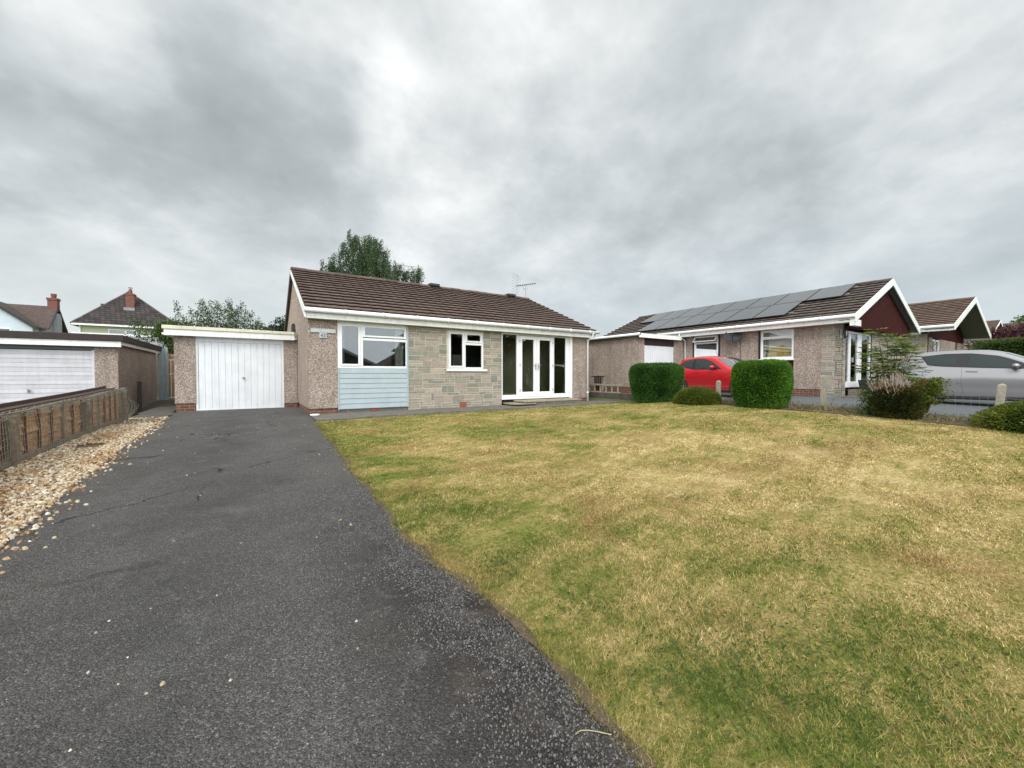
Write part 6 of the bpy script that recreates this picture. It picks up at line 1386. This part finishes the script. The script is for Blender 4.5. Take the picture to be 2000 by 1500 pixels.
OCT = np.array([(1, 0, 0), (-1, 0, 0), (0, 1, 0), (0, -1, 0), (0, 0, 1), (0, 0, -1), (.6, .6, .6), (-.6, .6, .6), (.6, -.6, .6), (-.6, -.6, .6)], float)
def stones(name, X, Y, Z, S, C, label, cat, flat=.5):
    """low irregular pebbles: a six sided dome with a broken top"""
    n = len(X); k = 6; a0 = rng.uniform(0, 2*math.pi, n); el = rng.uniform(.6, 1, n)
    ring = []; ring2 = []
    for i in range(k):
        a = a0+2*math.pi*i/k; r_ = S*rng.uniform(.8, 1.15, n); r2 = r_*rng.uniform(.45, .7, n)
        ca, sa = np.cos(a), np.sin(a); c0, s0 = np.cos(a0*3), np.sin(a0*3)
        def pt(rr, zz):
            u_ = ca*rr; v_ = sa*rr*el; return np.stack([X+u_*c0-v_*s0, Y+u_*s0+v_*c0, zz], 1)
        ring.append(pt(r_, Z+S*.05)); ring2.append(pt(r2, Z+S*flat*rng.uniform(.7, 1.2, n)*1.1))
    Q = []
    for i in range(k): Q.append(np.stack([ring[i], ring[(i+1) % k], ring2[(i+1) % k], ring2[i]], 1))
    for i in (0, 2, 4): pass
    Q.append(np.stack([ring2[0], ring2[1], ring2[2], ring2[3]], 1)); Q.append(np.stack([ring2[3], ring2[4], ring2[5], ring2[0]], 1))
    V = np.stack(Q, 1).reshape(-1, 3); CC = np.repeat(C, len(Q), axis=0)
    o = fastmesh(name, V, 4, 'pebble', CC); return tag(o, label, cat, kind='stuff')
n = 24000; Y = 2.2+10.2*rng.uniform(0, 1, n)**1.15; lo = np.full(n, -2.42); hi = np.interp(Y, LY, LX)+.03; X = lo+(hi-lo)*rng.uniform(0, 1, n)
k = ~((Y > 10.9) & (X > -2.45) & (rng.uniform(0, 1, n) > .12)) & (np.array([mnoise.noise(Vector((x*1.2, y*1.2, 9))) for x, y in zip(X, Y)]) > -.48+rng.normal(0, .08, n)); X = X[k]; Y = Y[k]
n2_ = 420; Y2 = rng.uniform(2.5, 11, n2_); X2 = np.interp(Y2, LY, LX)+np.abs(rng.normal(0, .10, n2_)); X3 = rng.uniform(-1.4, 1.0, 110); Y3 = rng.uniform(1.5, 12, 110)
X = np.concatenate([X, X2, X3]); Y = np.concatenate([Y, Y2, Y3]); n = len(X); S = rng.uniform(.009, .021, n); S[-110:] *= .5
pal = np.array([(.60, .48, .31), (.66, .56, .40), (.46, .31, .175), (.72, .63, .48), (.30, .19, .11), (.52, .36, .21), (.74, .69, .59), (.22, .15, .10)]); C = pal[rng.integers(0, 8, n)]*rng.uniform(.65, 1.1, n)[:, None]
brn_ = np.array([mnoise.noise(Vector((x*2.2, y*2.2, 4))) for x, y in zip(X, Y)]) > .22; C[brn_] *= np.array([.82, .70, .58])
stones('gravel', X, Y, gz(X, Y)+rng.uniform(0, .012, n)*(np.arange(n) < n-810)+.003, S, C, 'cream and tan pebbles of the gravel strip beside the drive', 'gravel', .75)
# loose chippings near the lawn edge
n = 26000; Y = rng.uniform(.4, 4.4, n); X = np.interp(Y, RY, RX)-np.abs(rng.normal(0, .28, n)); k = np.array([mnoise.noise(Vector((x*3, y*3, 5))) for x, y in zip(X, Y)]) > -.12+rng.normal(0, .15, n); X = X[k]; Y = Y[k]; n = len(X)
v_ = rng.uniform(0, 1, n)**2.2; C = (.045+.17*v_)[:, None]*np.array([1., .96, .95])
stones('chippings', X, Y, gz(X, Y)+.004, rng.uniform(.0025, .0055, n), C, 'loose grey stone chippings along the lawn edge of the drive', 'chippings', .8)
n = 16000; d = 1.1*np.exp(rng.uniform(0, math.log(5), n)); a = rng.uniform(R(-30), R(60), n); X = d*np.sin(a); Y = d*np.cos(a); k = (X < np.interp(Y, RY, RX)-.05) & (X > np.interp(Y, LY, LX)+.05); X = X[k]; Y = Y[k]; n = len(X); v_ = rng.uniform(0, 1, n)**3; C = (.045+.20*v_)[:, None]*np.array([1., .98, .96])
stones('asphalt_grit', X, Y, gz(X, Y)+.0035, rng.uniform(.0015, .0038, n), C, 'fine pale grit bedded in the asphalt surface', 'grit', .6)
for i, (px_, py_, ln, an, lb) in enumerate([(.40-.55, 1.02, .055, 1.2, 'curved straw stalk lying on the near part of the drive'), (-.29, 1.10, .025, 2.0, 'short curled straw left of the longer stalk on the drive'), (.98, .98, .13, -.6, 'long thin dry grass stem at the near edge of the lawn')]):
    mb = MB(); z = g(px_, py_)+.009; mb.tube([(px_+ln*(k/5-.5)*math.cos(an)+.2*ln*math.sin(k*.6)*math.sin(an), py_+ln*(k/5-.5)*math.sin(an)+.25*ln*math.sin(k*.6), z) for k in range(6)], .0013, 4)
    tag(mb.build('dry_stalk', 'straw'), lb, 'dry stalk', 'dry stalks lying on the drive')
